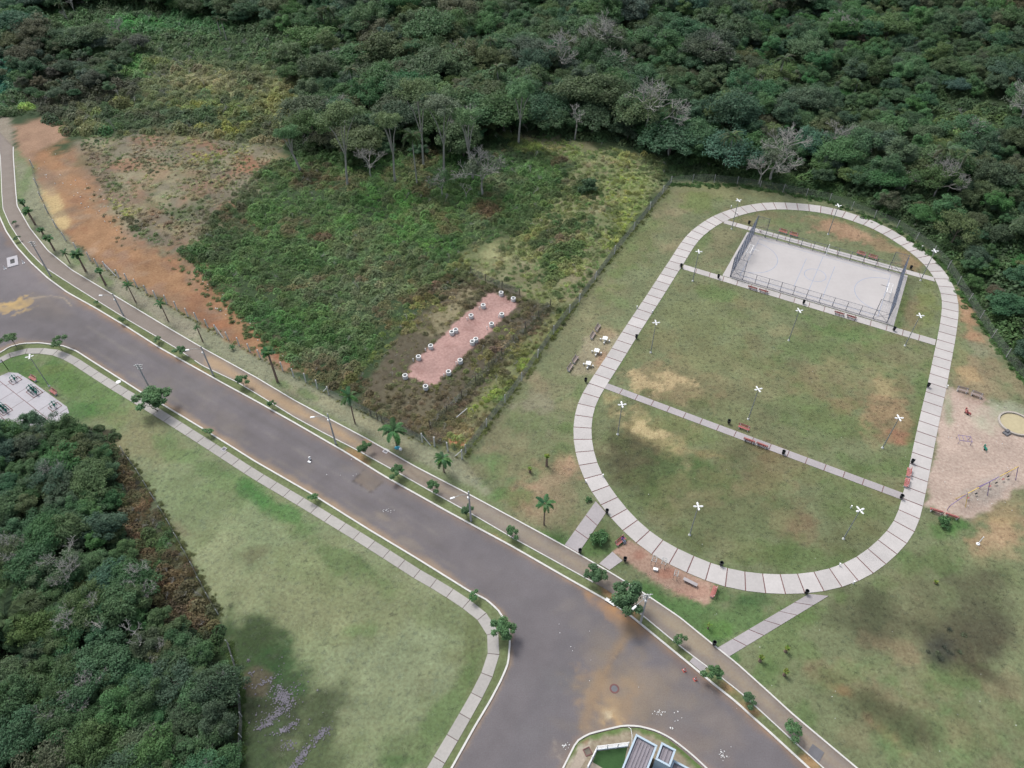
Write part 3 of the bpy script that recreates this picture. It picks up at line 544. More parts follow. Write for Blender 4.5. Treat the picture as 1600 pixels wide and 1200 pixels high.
# left footpath
f1=resample(GL(F1),0.5,smooth=1.0); f2=resample(GL(F2),0.5,smooth=1.0)
n=int(round(len(f1)*0.5/2.9)); fc=resample((f1+resample(f2,1,False)[np.linspace(0,len(resample(f2,1,False))-1,len(f1)).round().astype(int)])/2,0.5,smooth=1.5)
fc=resample(fc,2.9); fn=normals(fc)
fp=empty('pavement',(0,0,0),label='pale slab footpath curving round the near lawn',kind='structure')
slab_run(fp,fc-fn*0.78,fc+fn*0.78,mSlabF,z=0.055,joint=0.09,mj=M('dark_joint',A(110,92,86),0.9,0.1,10))
print('slabs',time.time()-T0)
# ------------------------------------------------------------------ sports court (park frame u,n)
U0,U1,N0,N1=-21.45,12.8,129.3,147.6
crt=empty('sports_court',(0,0,0),label='pale concrete sports court with faded blue lines inside wire fences',kind='structure')
mb=MB(); mb.prism([P(U0,N0),P(U1,N0),P(U1,N1),P(U0,N1)],-0.04,0.047); mb.link('court_slab',mCourt,crt)
mb=MB(); zc=0.052
def cl(a,b,wd=0.09):
    a=np.array(a);b=np.array(b);d=(b-a)/np.hypot(*(b-a)); n_=np.array([-d[1],d[0]])*wd/2
    q=[P(*(a+n_)),P(*(b+n_)),P(*(b-n_)),P(*(a-n_))]; mb.add([(x,y,zc) for x,y in q],[(3,2,1,0)] if True else [])
ua,ub,na_,nb_=-18.2,9.6,131.0,146.2
nm=(na_+nb_)/2; um=(ua+ub)/2
for a,b in [((ua,na_),(ub,na_)),((ub,na_),(ub,nb_)),((ub,nb_),(ua,nb_)),((ua,nb_),(ua,na_)),((um,na_),(um,nb_)),((um-3,na_+1.5),(um-3,nb_-2.5)),((um+3,na_+1),(um+3,nb_-2.5))]: cl(a,b)
def arc(cu,cn,r,a0,a1,k=28):
    p=[(cu+r*math.cos(a0+(a1-a0)*i/k),cn+r*math.sin(a0+(a1-a0)*i/k)) for i in range(k+1)]
    for a,b in zip(p[:-1],p[1:]): cl(a,b,0.11)
arc(ub,nm,5.8,PI/2,PI*1.5); arc(ua,nm,5.8,-PI/2,PI/2); arc(um,nm,2.2,0,2*PI,24)
o=mb.link('court_marking',mBlueLine,crt)
for p_ in o.data.polygons: pass
def wiremesh(path,h,sp,th,z0=0.08,sag=0.0,vis_h=None):
    """net of thin wires along a list of world points"""
    mb=MB(); path=[Vector((p[0],p[1],0)) for p in path]
    d=[0]; 
    for a,b in zip(path[:-1],path[1:]): d.append(d[-1]+(b-a).length)
    n=int(d[-1]/sp)
    def at(s):
        for i in range(len(path)-1):
            if s<=d[i+1] or i==len(path)-2:
                t=(s-d[i])/max(1e-6,(d[i+1]-d[i])); return path[i].lerp(path[i+1],t)
    for i in range(n+1):
        p=at(d[-1]*i/n); j=random.uniform(-.25,.25)*sp; q=at(min(d[-1],max(0,d[-1]*i/n+j)))
        mb.tube([(p.x,p.y,z0),(q.x,q.y,h)],th,3,cap=False)
    nh=max(2,int((h-z0)/sp))
    for k in range(nh+1):
        z=z0+(h-z0)*k/nh; mb.tube([(p.x,p.y,z) for p in path],th,3,cap=False)
    return mb
def court_fence(name,a,b,h,nb,label,net=False,tallend=0,group='fences round the sports court'):
    r=empty(name,(0,0,0),label=label,cat='fence',group=group)
    for i in range(nb+1):
        t=i/nb; u=a[0]+(b[0]-a[0])*t; n_=a[1]+(b[1]-a[1])*t; x,y=P(u,n_)
        tall=h
        if tallend and (i<2 or i>nb-2): tall=tallend
        m=MB(); m.tube([(0,0,0.03),(0,0,tall)],0.055 if not net else 0.065,6); m.link('post',mFenceP,r,(x,y,0))
    W=[P(a[0]+(b[0]-a[0])*i/nb,a[1]+(b[1]-a[1])*i/nb) for i in range(nb+1)]
    m=MB()
    for z in ((0.15,h/2,h-0.02) if not net else (0.15,h*0.25,h*0.5,h*0.75,h-0.02)): m.tube([(p[0],p[1],z) for p in (W[0],W[-1])],0.035,5)
    if tallend:
        for s in ((0,1),(nb-1,nb)):
            m.tube([(*W[s[0]],tallend-0.03),(*W[s[1]],tallend-0.03)],0.04,5); m.tube([(*W[s[0]],0.2),(*W[s[1]],h)],0.03,5); m.tube([(*W[s[1]],0.2),(*W[s[0]],h)],0.03,5)
    m.link('rail',mFenceP,r)
    wm=wiremesh(W,h-0.05,0.19 if net else 0.25,0.0095 if net else 0.006); tag(wm.link('wire_mesh',mNet,r),kind='stuff')
    if tallend:
        for s in ((0,1),(nb-1,nb)):
            wm=wiremesh([W[s[0]],W[s[1]]],tallend-0.05,0.16,0.007,z0=h); tag(wm.link('wire_mesh',mNet,r),kind='stuff')
    return r
court_fence('tall_court_net',(-19.9,129.6),(-19.9,147.4),5.0,6,'tall blue-grey wire net at the left end of the court',net=True)
court_fence('tall_court_net',(11.45,129.6),(11.45,147.4),5.0,6,'tall blue-grey wire net at the right end of the court',net=True)
court_fence('court_fence',(-19.9,129.75),(11.45,129.75),2.3,12,'low wire fence along the near side of the court',tallend=4.9)
court_fence('court_fence',(-19.9,147.3),(11.45,147.3),2.3,12,'low wire fence along the far side of the court',tallend=4.9)
def goal(u,side,label):
    r=empty('goal',(*P(u,138.3),0.065),AZ,label,'goal','goals on the sports court')
    w2,h,d=1.6,2.1,1.1*side
    m=MB(); m.tube([(0,-w2,0),(0,-w2,h)],0.06,8); m.tube([(0,w2,0),(0,w2,h)],0.06,8); m.tube([(0,-w2,h),(0,w2,h)],0.06,8); m.link('goal_frame',mWhite,r)
    m=MB()
    for s in(-1,1): m.tube([(0,s*w2,h),(d*0.7,s*w2,h),(d,s*w2,0.03)],0.04,6)
    m.tube([(d,-w2,0.03),(d,w2,0.03)],0.04,6); m.tube([(d*.7,-w2,h),(d*.7,w2,h)],0.035,6); m.link('back_stay',mWhite,r)
    m=MB()
    for k in range(11):
        y=-w2+2*w2*k/10; m.tube([(0,y,h),(d*.7,y,h),(d,y,0.03)],0.006,3,cap=False)
    for k in range(6):
        z=h*k/6; x=d-(d*.3)*z/h; m.tube([(x,-w2,z),(x,w2,z)],0.006,3,cap=False)
    m.link('net',mWhite,r)
    m=MB(); m.box((-0.55*side,0,2.05+0.2),(1.1,0.05,0.05)); m.lathe([(0.2,0),(0.23,0.02),(0.2,0.04)],12,(-1.25*side,0,2.25)); m.link('hoop_arm',mBlack if side>0 else mWhite,r)
goal(9.6,1,'white goal frame at the right end of the court'); goal(-18.2,-1,'white goal frame at the left end of the court')
for (u,n_) in [(-3.9,147.1)]:
    r=empty('net_post',(*P(u,n_),0.06),0,'white post standing at the middle of the far court side','post')
    m=MB(); m.tube([(0,0,0),(0,0,2.7)],0.075,8); m.link('post',mWhite,r); m=MB(); m.lathe([(0.0,0.1),(0.16,0.1),(0.16,0.0)],10); m.link('base',mPaleC,r)
# ------------------------------------------------------------------ kinds of small furniture
def copy_to(proto,used,x,y,rz,label,group,z=0.0):
    o=proto if not used[0] else copy_tree(proto); used[0]=True
    o.location=(x,y,z); o.rotation_euler=(0,0,rz); o['label']=label; o['group']=group; return o
def make_bench(mat):
    r=empty('park_bench',(0,0,0),0,'x','bench')
    for i in range(4):
        m=MB(); m.box((0,-0.21+i*0.125,0.45),(1.9,0.095,0.04)); m.link('seat_slat',mat,r)
    for i in range(3):
        m=MB(); m.box((0,0.27+i*0.03,0.6+i*0.13),(1.9,0.03,0.095),rx=-0.22); m.link('back_slat',mat,r)
    for s in(-1,1):
        m=MB(); m.box((s*0.72,0,0.215),(0.12,0.46,0.43)); m.box((s*0.72,0.29,0.65),(0.08,0.06,0.5),rx=-0.22); m.link('leg',mPaleC,r)
    return r
def ang(a,b): 
    a=G(*a);b=G(*b); return math.atan2(b[1]-a[1],b[0]-a[0]), ((a[0]+b[0])/2,(a[1]+b[1])/2)
BR=make_bench(mRed); BT=make_bench(mTaupe); ur=[False]; ut=[False]
red=[((1152,667.5),(1171,674.5),'red bench on the far side of the narrow cross path',0),
((1161,687),(1179,693.5),'left bench of the red pair on the near side of the cross path',1),((1181,694),(1199,701),'right bench of the red pair on the near side of the cross path',1),
((1215,362),(1230,366.5),'left bench of the left red pair behind the court',0),((1231.5,367),(1247,371.5),'right bench of the left red pair behind the court',0),
((1337,397),(1352,401.5),'left bench of the right red pair behind the court',0),((1354,402),(1371,407),'right bench of the right red pair behind the court',0),
((1302,489),(1319,494),'left bench of the red pair at the right of the court front',1),((1321,494.5),(1338,500),'right bench of the red pair at the right of the court front',1),
((1168,449.5),(1183,454),'left bench of the red pair at the left of the court front',1),((1185,454.5),(1200,459),'right bench of the red pair at the left of the court front',1),
((1419,733),(1417,747),'upper bench of the red pair inside the right side of the track',0),((1416,749),(1413,763),'lower bench of the red pair inside the right side of the track',0),
((1451,797),(1473,803.5),'left bench of the red pair at the bottom of the sand playground',1),((1475,804.5),(1497,812),'right bench of the red pair at the bottom of the sand playground',1),
((1111.5,933),(1116,920),'red bench at the right end of the clay play ground',1),((962,854),(977,842),'red bench with a person on it by the clay play ground',0),
((47,590.5),(58,597),'red bench at the edge of the gym plaza, upper of the two',0),((79,611),(90,618.5),'red bench at the edge of the gym plaza, lower of the two',0)]
for a,b,l,fl in red:
    an,c=ang(a,b); copy_to(BR,ur,c[0],c[1],an+(PI if fl else 0),l,'red park benches')
for a,b,l,fl in [((1493,609.5),(1512,614.5),'left bench of the faded pair at the top of the sand playground',0),((1515,616),(1534,623),'right bench of the faded pair at the top of the sand playground',0),
((888,581),(894,572),'grey-brown bench nearest the wire fence, lowest of the four by the tables',0),((896,568.5),(902,559.5),'grey-brown bench second from the bottom of the four by the tables',0),
((923.5,531),(929,522),'grey-brown bench second from the top of the four by the tables',0),((931,519),(937,509.5),'grey-brown bench topmost of the four by the tables',0)]:
    an,c=ang(a,b); copy_to(BT,ut,c[0],c[1],an,l,'grey-brown park benches')
# plain concrete bench on the clay
an,c=ang((1069,907),(1087,916)); r=empty('concrete_bench',(*c,0),an,'backless grey concrete bench on the clay play ground','bench')
m=MB(); m.box((0,0,0.45),(2.1,0.5,0.08)); m.link('seat',mSlabC,r)
for s in(-1,1): m=MB(); m.box((s*0.7,0,0.205),(0.15,0.42,0.41)); m.link('leg',mSlabC,r)
# tables with stools
def make_table():
    r=empty('picnic_table',(0,0,0),0,'x','table')
    m=MB(); m.box((0,0,0.78),(0.95,0.95,0.08)); m.link('tabletop',mPaleC,r); m=MB(); m.lathe([(0.0,0),(0.2,0),(0.14,0.1),(0.14,0.74)],10); m.link('pedestal',mPaleC,r)
    for k in range(4):
        t=k*PI/2; m=MB(); m.lathe([(0.0,0.44),(0.17,0.44),(0.15,0.4),(0.1,0.0)],10,(0.85*math.cos(t),0.85*math.sin(t),0)); m.link('stool',mPost,r)
    return r
TB=make_table(); u_=[False]
for (x,y),l in zip([(945,533),(932,552),(919,572)],['concrete table nearest the topmost benches, upper of the three','concrete table in the middle of the three','concrete table at the bottom of the three']):
    c=G(x,y); copy_to(TB,u_,c[0],c[1],AZ+0.2,l,'concrete tables between the benches and the track')
# litter bins
def make_bin():
    r=empty('litter_bin',(0,0,0),0,'x','bin')
    m=MB(); m.lathe([(0.0,0.25),(0.22,0.25),(0.27,0.9),(0.24,0.9),(0.2,0.3)],12); m.link('basket',mBlack,r)
    m=MB(); m.tube([(0.3,0,0),(0.3,0,1.05)],0.03,6); m.link('post',mGreenBin,r)
    m=MB(); m.lathe([(0.285,0.88),(0.285,0.93),(0.24,0.93),(0.24,0.88)],12,close=True); m.link('rim',mGreenBin,r)
    return r
BN=make_bin(); ub_=[False]
for x,y,l in [(1064,418,'where the near court path leaves the left of the track'),(1122,435,'on the path at the near left corner of the court'),(1170,351,'on the lawn at the far left corner of the court'),(1255,475,'on the path in front of the middle of the court'),(1396,517,'on the path at the near right corner of the court'),(1422,421,'on the lawn at the far right corner of the court'),(994,529,'inside the left straight of the track, beside the tables'),(915,597,'on the outer left edge of the track'),(948,802,'at the fork where the entry path meets the track'),(906,864,'at the foot of the left entry path'),(976,877,'beside the short slab entry'),(1126,884,'inside the bottom bend of the track'),(1138,662,'above the cross path beside a red bench'),(1223,710,'on the near edge of the cross path, right of the benches'),(1407,779,'where the cross path meets the right of the track'),(1424,724,'above the bench pair on the right side of the track'),(1449,605,'inside the right straight of the track'),(1259,928,'at the join of the bottom entry path and the track'),(1115,1008,'at the foot of the bottom entry path')]:
    c=G(x,y); copy_to(BN,ub_,c[0],c[1],random.uniform(0,6),'small black litter bin '+l,'black litter bins',0.0)
# marker posts
def make_marker():
    r=empty('marker_post',(0,0,0),0,'x','marker'); m=MB(); m.box((0,0,0.3),(0.16,0.16,0.6),top=0.8); m.link('post',mWhite,r); m=MB(); m.box((0,0,0.64),(0.2,0.2,0.06)); m.link('cap',mWhite,r); return r
MK=make_marker(); um_=[False]
for x,y,l in [(942,745,'inside the left bend'),(915,754,'outside the left bend'),(1142,325,'outside the far left bend'),(1151,336,'inside the far left bend'),(1440,388,'outside the far right bend'),(1479,606,'outside the right straight by the playground benches'),(1311,884,'inside the bottom right bend'),(1333,912,'where the bottom entry path ends'),(995,482,'outside the left straight'),(1019,489,'inside the left straight'),(1329,794,'on the lawn left of a lamp in the bottom right')]:
    c=G(x,y); copy_to(MK,um_,c[0],c[1],AZ,'short white marker post '+l,'white marker posts round the track')
r=empty('short_white_post',(*G(1528,850),0),0,'white post with round base on the lawn below the playground','post'); m=MB(); m.tube([(0,0,0),(0,0,1.9)],0.07,8); m.link('post',mWhite,r); m=MB(); m.lathe([(0,0.12),(0.25,0.12),(0.28,0)],12); m.link('base',mWhite,r)
# four-petal lamps
def make_lamp():
    r=empty('park_lamp',(0,0,0),0,'x','lamp post'); H=7.4
    m=MB(); m.tube([(0,0,0),(0,0,H)],[0.10,0.06],8); m.link('pole',mSteel,r); m=MB(); m.lathe([(0,0.25),(0.14,0.25),(0.22,0.0)],10); m.link('base',mPaleC,r)
    m=MB(); m.lathe([(0,0.12),(0.13,0.1),(0.15,0),(0.1,-0.12),(0,-0.14)],10,(0,0,H)); m.link('hub',mWhite,r)
    for k in range(4):
        t=k*PI/2; c,s=math.cos(t),math.sin(t)
        m=MB(); lh=M('lamp_grey_white',(.52,.53,.54),.45,.05,10); prof=[(0.1,0.05),(0.25,0.13),(0.45,0.16),(0.62,0.14),(0.72,0.07)]
        top=[];L=len(prof)
        for x,wd in prof: top+= [(x*c-wd*s,x*s+wd*c,H+0.02+x*0.06),(x*c+wd*s,x*s-wd*c,H+0.02+x*0.06),(x*c,x*s,H+0.09+x*0.06)]
        f=[]
        for i in range(L-1):
            a=i*3;b=a+3; f+=[(a,b,b+2,a+2),(a+2,b+2,b+1,a+1),(a+1,b+1,b,a)]
        f+=[(0,2,1),((L-1)*3,(L-1)*3+1,(L-1)*3+2)]; m.add(top,f); m.link('lamp_head',lh,r)
    return r
LP=make_lamp(); ul=[False]
for x,y,l in [(1091,791,'near the bottom bend'),(1344,797,'in the lower lawn near the bottom right bend'),(972,632,'at the upper left of the lower lawn'),(1405,653,'at the right of the big lawn near a clay patch'),(1249,485,'on the lawn in front of the court'),(1185,608,'in the middle of the big lawn'),(1025,504,'just inside the left straight of the track'),(1092,393,'on the small lawn left of the court'),(1154,313,'outside the far left bend of the track'),(1310,321,'outside the far bend behind the court'),(1461,392,'outside the far right bend near the forest'),(1438,493,'on the small lawn right of the court'),(46,557,'on the lawn by the gym plaza')]:
    c=G(x,y,7.45); copy_to(LP,ul,c[0],c[1],AZ+0.65+random.uniform(-.25,.25),'white four-armed lamp, thin pole, '+l,'four-armed park lamps')
# street light poles
def util_pole(x,y,h,arm,label,cross=False,lean=0.0,armdir=None):
    r=empty('street_light' if arm else 'utility_pole',(*G(x,y),0),0,label,'street light' if arm else 'pole','concrete poles along the road')
    m=MB(); m.tube([(0,0,0),(0,0,h)],[0.17,0.1],8); m.link('pole',mPole,r)
    if arm:
        d=Vector((*armdir,0)).normalized(); L=2.2
        m=MB(); m.tube([(0,0,h-0.9),d*0.7+Vector((0,0,h-0.45)),d*1.5+Vector((0,0,h-0.3)),d*L+Vector((0,0,h-0.4))],0.035,6); m.link('arm',mSteel,r)
        m=MB(); t=math.atan2(d.y,d.x); m.box(d*(L+0.25)+Vector((0,0,h-0.42)),(0.75,0.3,0.14),rz=t,top=0.8); hd=m.link('lamp_head',mWhite,r)
        m=MB(); m.box((0.12*d.x,0.12*d.y,h-1.5),(0.3,0.3,0.3)); m.link('control_box',mWhite,r)
    if cross:
        for k in range(3):
            m=MB(); m.box((0,0.12,h-0.35-k*0.45),(1.5 if k==0 else 0.9,0.09,0.09),rz=0.1); cx_=m.link('crossarm',mSteel,r)
            for s in (-1,0,1): mm=MB(); mm.lathe([(0,0.2),(0.05,0.2),(0.07,0.1),(0.04,0.045)],8,(s*0.4,0.12,h-0.35-k*0.45)); mm.link('insulator',mWhite,cx_)
    return r
adir=(-0.6,-0.35)
util_pole(525,694,7.6,True,'concrete street light pole beside the brown path, above the red patch in the road',armdir=(-1,-0.12))
util_pole(736,814,7.6,True,'concrete street light pole on the verge left of the park entry path',armdir=(-1,-0.35))
util_pole(333,586,7.2,True,'concrete street light pole in the verge near the wire fence',armdir=(-1,-0.2))
util_pole(1001,972,7.7,True,'concrete street light pole with box beside the largest verge tree',armdir=(-0.9,-0.75),cross=True)
util_pole(79,431,8.8,False,'tall concrete pole with crossarms where the verge bends at the left',cross=True)
util_pole(193,493,5.6,True,'short street light pole in the verge at the left',armdir=(-1,0.0))
util_pole(240,618,7.8,False,'concrete pole rising behind the big round tree on the near verge',cross=True)
r=empty('banner_sign',(*G(13,578),0),0,'white board on a dark post at the left edge by the gym plaza','sign'); m=MB(); m.tube([(0,0,0),(0,0,2.6)],0.06,6); m.link('post',mBlack,r); m=MB(); m.box((-0.65,0,2.4),(1.0,0.08,0.9)); m.link('board',mWhite,r)
# traffic cones
def cone(x,y,mt,label,grp,s=1.0):
    r=empty('traffic_cone',(*G(x,y),0.006),0.3,label,'cone',grp); m=MB(); m.box((0,0,0.02*s),(0.42*s,0.42*s,0.04*s)); m.link('base',mt,r)
    m=MB(); m.lathe([(0.16*s,0.04*s),(0.12*s,0.25*s)],12); m.lathe([(0.09*s,0.42*s),(0.03*s,0.75*s),(0,0.75*s)],12); m.link('cone_body',mt,r); m=MB(); m.lathe([(0.12*s,0.25*s),(0.09*s,0.42*s)],12); m.link('white_band',mWhite,r)
mCone=M('faded_cone_plastic',A(196,110,100),.6,.1,10)
cone(1069,1048,mCone,'orange traffic cone by the kerb opposite the crossing slab, left of two','orange cones by the kerb',1.1)
cone(1086,1062,mCone,'orange traffic cone by the kerb opposite the crossing slab, right of two','orange cones by the kerb',1.1)
cone(8,420,mWhite,'faded white cone left of the raised drain frame','faded cones at the drain',1.1); cone(37,411,mWhite,'faded white cone right of the raised drain frame','faded cones at the drain',1.1)
# raised drain frame in the road at the left
an,c=ang((14,400),(26,418)); r=empty('drain_frame',(*c,0.006),0.5,'square grey concrete drain frame with dark opening in the road','drain')
m=MB(); w=1.25
for a,b,dx,dy in [(0,w*1.15,1.7*w,0.9*w),(0,-w*1.15,1.7*w,0.9*w),(-w*0.6,0,0.5*w,1.4*w),(w*0.6,0,0.5*w,1.4*w)]: m.box((a,b,0.07),(dx,dy,0.14))
m.link('frame',mPlaza,r); m=MB(); m.box((0,0,0.03),(0.69*w,1.38*w,0.05)); m.link('grate',mBlack,r)
# white debris on the road
r=empty('white_debris',(*G(484,720),0.006),0,'two white boards standing together in the middle of the road','debris'); m=MB(); m.box((0,0.25,0.35),(0.35,0.12,0.7),rz=0.5); m.link('board',mWhite,r); m=MB(); m.box((0,-0.3,0.08),(0.5,0.3,0.16),rz=-0.4); m.link('board',mWhite,r)
# manholes and lids
for x,y,w_,l,rz in [(350,702,0.8,'square concrete inspection cover on the near footpath',-0.55),(1274,1177,1.5,'dark square cover set in the brown path',-0.75),(603,705,0.9,'grey cover in the brown path by a verge tree',-0.55)]:
    r=empty('inspection_cover',(*G(x,y),0.06),rz,l,'cover','inspection covers'); m=MB(); m.box((0,0,0.02),(w_,w_,0.04)); m.link('frame',mPlaza if w_<1 else mLid,r); m=MB(); m.box((0,0,0.045),(w_*0.62,w_*0.62,0.012)); m.link('lid',mLid,r)
r=empty('manhole',(*G(960,1076),0.006),0,'round manhole ringed with red soil in the branch road','manhole'); m=MB(); m.lathe([(0.62,0.0),(0.62,0.03),(0.42,0.03),(0.42,0.0)],20,close=True); m.link('ring',mJoint,r); m=MB(); m.lathe([(0,0.02),(0.41,0.02)],20); m.link('lid',mLid,r)
r=empty('manhole',(*G(185,597),0.03),0,'pale round cover in the near verge','manhole'); m=MB(); m.lathe([(0,0.05),(0.45,0.05),(0.47,0)],18); m.link('lid',mPaleC,r)
an,c=ang((951,938),(957,942)); r=empty('kerb_inlet',(*c,0),an,'dark storm drain inlet in the far kerb below the round tree','drain'); m=MB(); m.box((0,-0.12,0.09),(1.5,0.5,0.19)); m.link('lintel',mPaleC,r); m=MB(); m.box((0,-0.385,0.07),(1.2,0.03,0.12)); m.link('opening',mBlack,r)
# ------------------------------------------------------------------ concrete rings on the pink gravel
def make_ring():
    r=empty('concrete_ring',(0,0,0),0,'x','well ring'); m=MB(); m.lathe([(0.48,0),(0.48,0.84),(0.33,0.86),(0.33,0.02)],20,close=True); m.link('ring_wall',mPaleC,r,smooth=False)
    m=MB(); m.lathe([(0,0.4),(0.33,0.4)],20); m.link('ring_floor',mKerbG,r); return r
RG=make_ring(); ug=[False]
rl=['topmost, in the grass above the far end of the gravel','right of the topmost, at the far corner','left row, first below the far end','left row, second from the far end','right row, nearest the far end','right row, second from the far end','left row, front one of the touching pair','left row, rear one of the touching pair','right row, front one of the touching pair','right row, rear one of the touching pair','left row, third from the near end','left row, second from the near end','right row, third from the near end','right row, second from the near end','left row, at the near corner','right row, at the near corner']
for (x,y),l in zip([(783,458.5),(802,467.5),(755,478),(736,494),(784,492),(768,507),(706,520),(712,516.5),(738,535),(743.5,531),(673,541.5),(654,558.5),(719,564),(701,582),(633,588),(665,605)],rl):
    c=G(x,y,0.5); copy_to(RG,ug,c[0],c[1],0,'white concrete ring: '+l,'concrete rings round the pink gravel')
mk2=[False]; PG=empty('stake',(0,0,0),0,'x','stake'); m=MB(); m.box((0,0,0.4),(0.13,0.13,0.8)); m.link('stake_body',mWhite,PG)
for i,(x,y) in enumerate([(749,484),(730,501),(779,497),(761,515),(665,549),(646,565),(713,570),(694,589)]):
    c=G(x,y); copy_to(PG,mk2,c[0],c[1],0,'short white stake on the pink gravel, '+['left row, farthest','left row, second from far end','right row, farthest','right row, second from far end','left row, second from near end','left row, nearest','right row, second from near end','right row, nearest'][i],'white stakes on the gravel')
print('furniture',time.time()-T0)
# ------------------------------------------------------------------ play equipment
pg=empty('swing_set',(0,0,0),0,'long purple and yellow swing frame on the sand playground','swing')
e0=Vector((*G(1512,771,2.5),2.5)); e1=Vector((*G(1591,729,2.5),2.5)); dr=(e1-e0).normalized(); pr=Vector((-dr.y,dr.x,0))
segs=[(0,.22,mYellow),(.22,.62,mPurple),(.62,1,mYellow)]
for a,b,mt in segs: m=MB(); m.tube([e0.lerp(e1,a),e0.lerp(e1,b)],0.06,6); m.link('top_bar',mt,pg)
for t,mt in [(0,mYellow),(.43,mPurple),(1,mPurple)]:
    p=e0.lerp(e1,t)
    for s in(-1,1): m=MB(); m.tube([p,(p.x+pr.x*s*0.9,p.y+pr.y*s*0.9,0)],0.05,6); m.link('leg',mt,pg)
for i,t in enumerate([.12,.28,.55,.68,.82,.92]):
    p=e0.lerp(e1,t); m=MB()
    for s in(-.22,.22): q=p+dr*s; m.tube([q,(q.x,q.y,0.5)],0.014,4,cap=False)
    ch=m.link('chain',mBlack,pg); m=MB(); m.box((p.x,p.y,0.48),(0.5,0.2,0.05),rz=math.atan2(dr.y,dr.x)); m.link('swing_seat',mBlack if i%2 else mRed,pg)
m=MB(); q=e0-dr*3.0; m.tube([(e0.x,e0.y,2.5),(q.x,q.y,1.3)],0.05,6); m.tube([(q.x,q.y,1.3),(q.x,q.y,0)],0.05,6); m.link('slanted_bar',mPurple,pg)
c=G(1586,663); r=empty('sand_pit',(*c,0),0,'round raised kerb ring holding pale sand at the right edge','sand pit'); m=MB(); m.lathe([(2.75,0),(2.75,0.35),(2.45,0.35),(2.45,0.0)],40,close=True); m.link('ring_kerb',mKerbG,r); m=MB(); m.lathe([(0,0.16),(2.44,0.12)],40); m.link('sand',M('pale_sand',A(196,182,146),0.95,0.1,20),r)
c=G(1573,677); r=empty('stone_step',(*c,0),0.5,'dark grey step block beside the round sand pit','step'); m=MB(); m.box((0,0,0.12),(1.3,0.9,0.24)); m.link('lower_step',mLid,r); m=MB(); m.box((0.2,0.2,0.35),(0.7,0.5,0.22)); m.link('upper_step',mLid,r)
def hoop_frame(x,y,mt,name,label,cat,wd=1.6,h=0.9,dp=0.9,rz=0.0):
    r=empty(name,(*G(x,y),0),rz,label,cat)
    for s in(-1,1): m=MB(); m.tube([(-wd/2,s*dp/2,0),(-wd/2,s*dp/2,h),(wd/2,s*dp/2,h),(wd/2,s*dp/2,0)],0.045,6); m.link('hoop',mt,r)
    m=MB()
    for k in range(4): x_=-wd/2+wd*k/3; m.tube([(x_,-dp/2,h),(x_,dp/2,h)],0.035,5)
    m.link('rung',mt,r); return r
hoop_frame(1505,690,mPurple,'climbing_frame','low pale purple climbing frame on the sand','climbing frame',1.9,0.8,1.2,-0.2)
def spring_toy(x,y,mt,label):
    r=empty('spring_rider',(*G(x,y),0),random.uniform(0,3),label,'rider','spring riders on the sand'); m=MB(); m.lathe([(0.14,0),(0.14,0.32)],8); m.link('spring',mBlack,r); m=MB(); m.box((0,0,0.5),(0.9,0.2,0.32),top=0.75); m.box((0.38,0,0.75),(0.2,0.16,0.35)); m.link('body',mt,r); m=MB(); m.tube([(0.3,-0.25,0.8),(0.3,0.25,0.8)],0.025,5); m.link('handlebar',mBlack,r)
spring_toy(1508,645,mRed,'dull red spring rider near the top of the sand, left'); spring_toy(1512,648,mRed,'dull red spring rider near the top of the sand, right')
spring_toy(1538,703,mGreenM,'small green spring rider in the middle of the sand')
hoop_frame(1021,880,mSteel,'exercise_bars','left grey steel bars on the clay play ground','exercise bars',1.0,1.3,0.6,1.2); hoop_frame(1036,884,mSteel,'exercise_bars','middle grey steel bars on the clay play ground','exercise bars',1.0,1.3,0.6,1.2); hoop_frame(1055,902,mSteel,'exercise_bars','right grey steel bars on the clay play ground','exercise bars',0.9,1.2,0.5,1.2)
r=empty('low_box',(*G(1024,891),0),-0.3,'small cream step box on the clay play ground','box'); m=MB(); m.box((0,0,0.2),(0.6,0.35,0.35)); m.link('body',mPaleC,r); m=MB(); m.box((0,0,0.39),(0.68,0.42,0.05)); m.link('lid',mWhite,r)
# ------------------------------------------------------------------ gym plaza at the left
PZ=[(-70,560),(-30,582),(0,588),(14,582),(28,583),(48,595),(105,636),(108,645),(90,660),(60,668),(20,662),(-40,655),(-80,640)]
pz=empty('gym_plaza',(0,0,0),0,label='pale concrete exercise plaza cut by thin red joints',kind='structure')
W=GL(PZ); m=MB(); m.prism(W,-0.03,0.03); m.link('joint_bed',mJoint,pz)
o0=np.array(G(5,600)); dA=np.array(G(75,655))-o0; dA/=np.hypot(*dA); dB=np.array([-dA[1],dA[0]])
def clip_poly(poly,box):
    out=poly
    for k in range(4):
        a,b=box[k],box[(k+1)%4]; ins=lambda p:(b[0]-a[0])*(p[1]-a[1])-(b[1]-a[1])*(p[0]-a[0])>=0; new=[]
        for i in range(len(out)):
            p,q=out[i],out[(i+1)%len(out)]; ip,iq=ins(p),ins(q)
            if ip!=iq:
                d1=(b[0]-a[0])*(p[1]-a[1])-(b[1]-a[1])*(p[0]-a[0]); d2=(b[0]-a[0])*(q[1]-a[1])-(b[1]-a[1])*(q[0]-a[0]); t=d1/(d1-d2); X=(p[0]+(q[0]-p[0])*t,p[1]+(q[1]-p[1])*t)
            if ip: new.append(p)
            if ip!=iq: new.append(X)
        out=new
        if len(out)<3: return []
    return out
def ccw(p): return p if sum(p[i][0]*p[(i+1)%len(p)][1]-p[(i+1)%len(p)][0]*p[i][1] for i in range(len(p)))>0 else p[::-1]
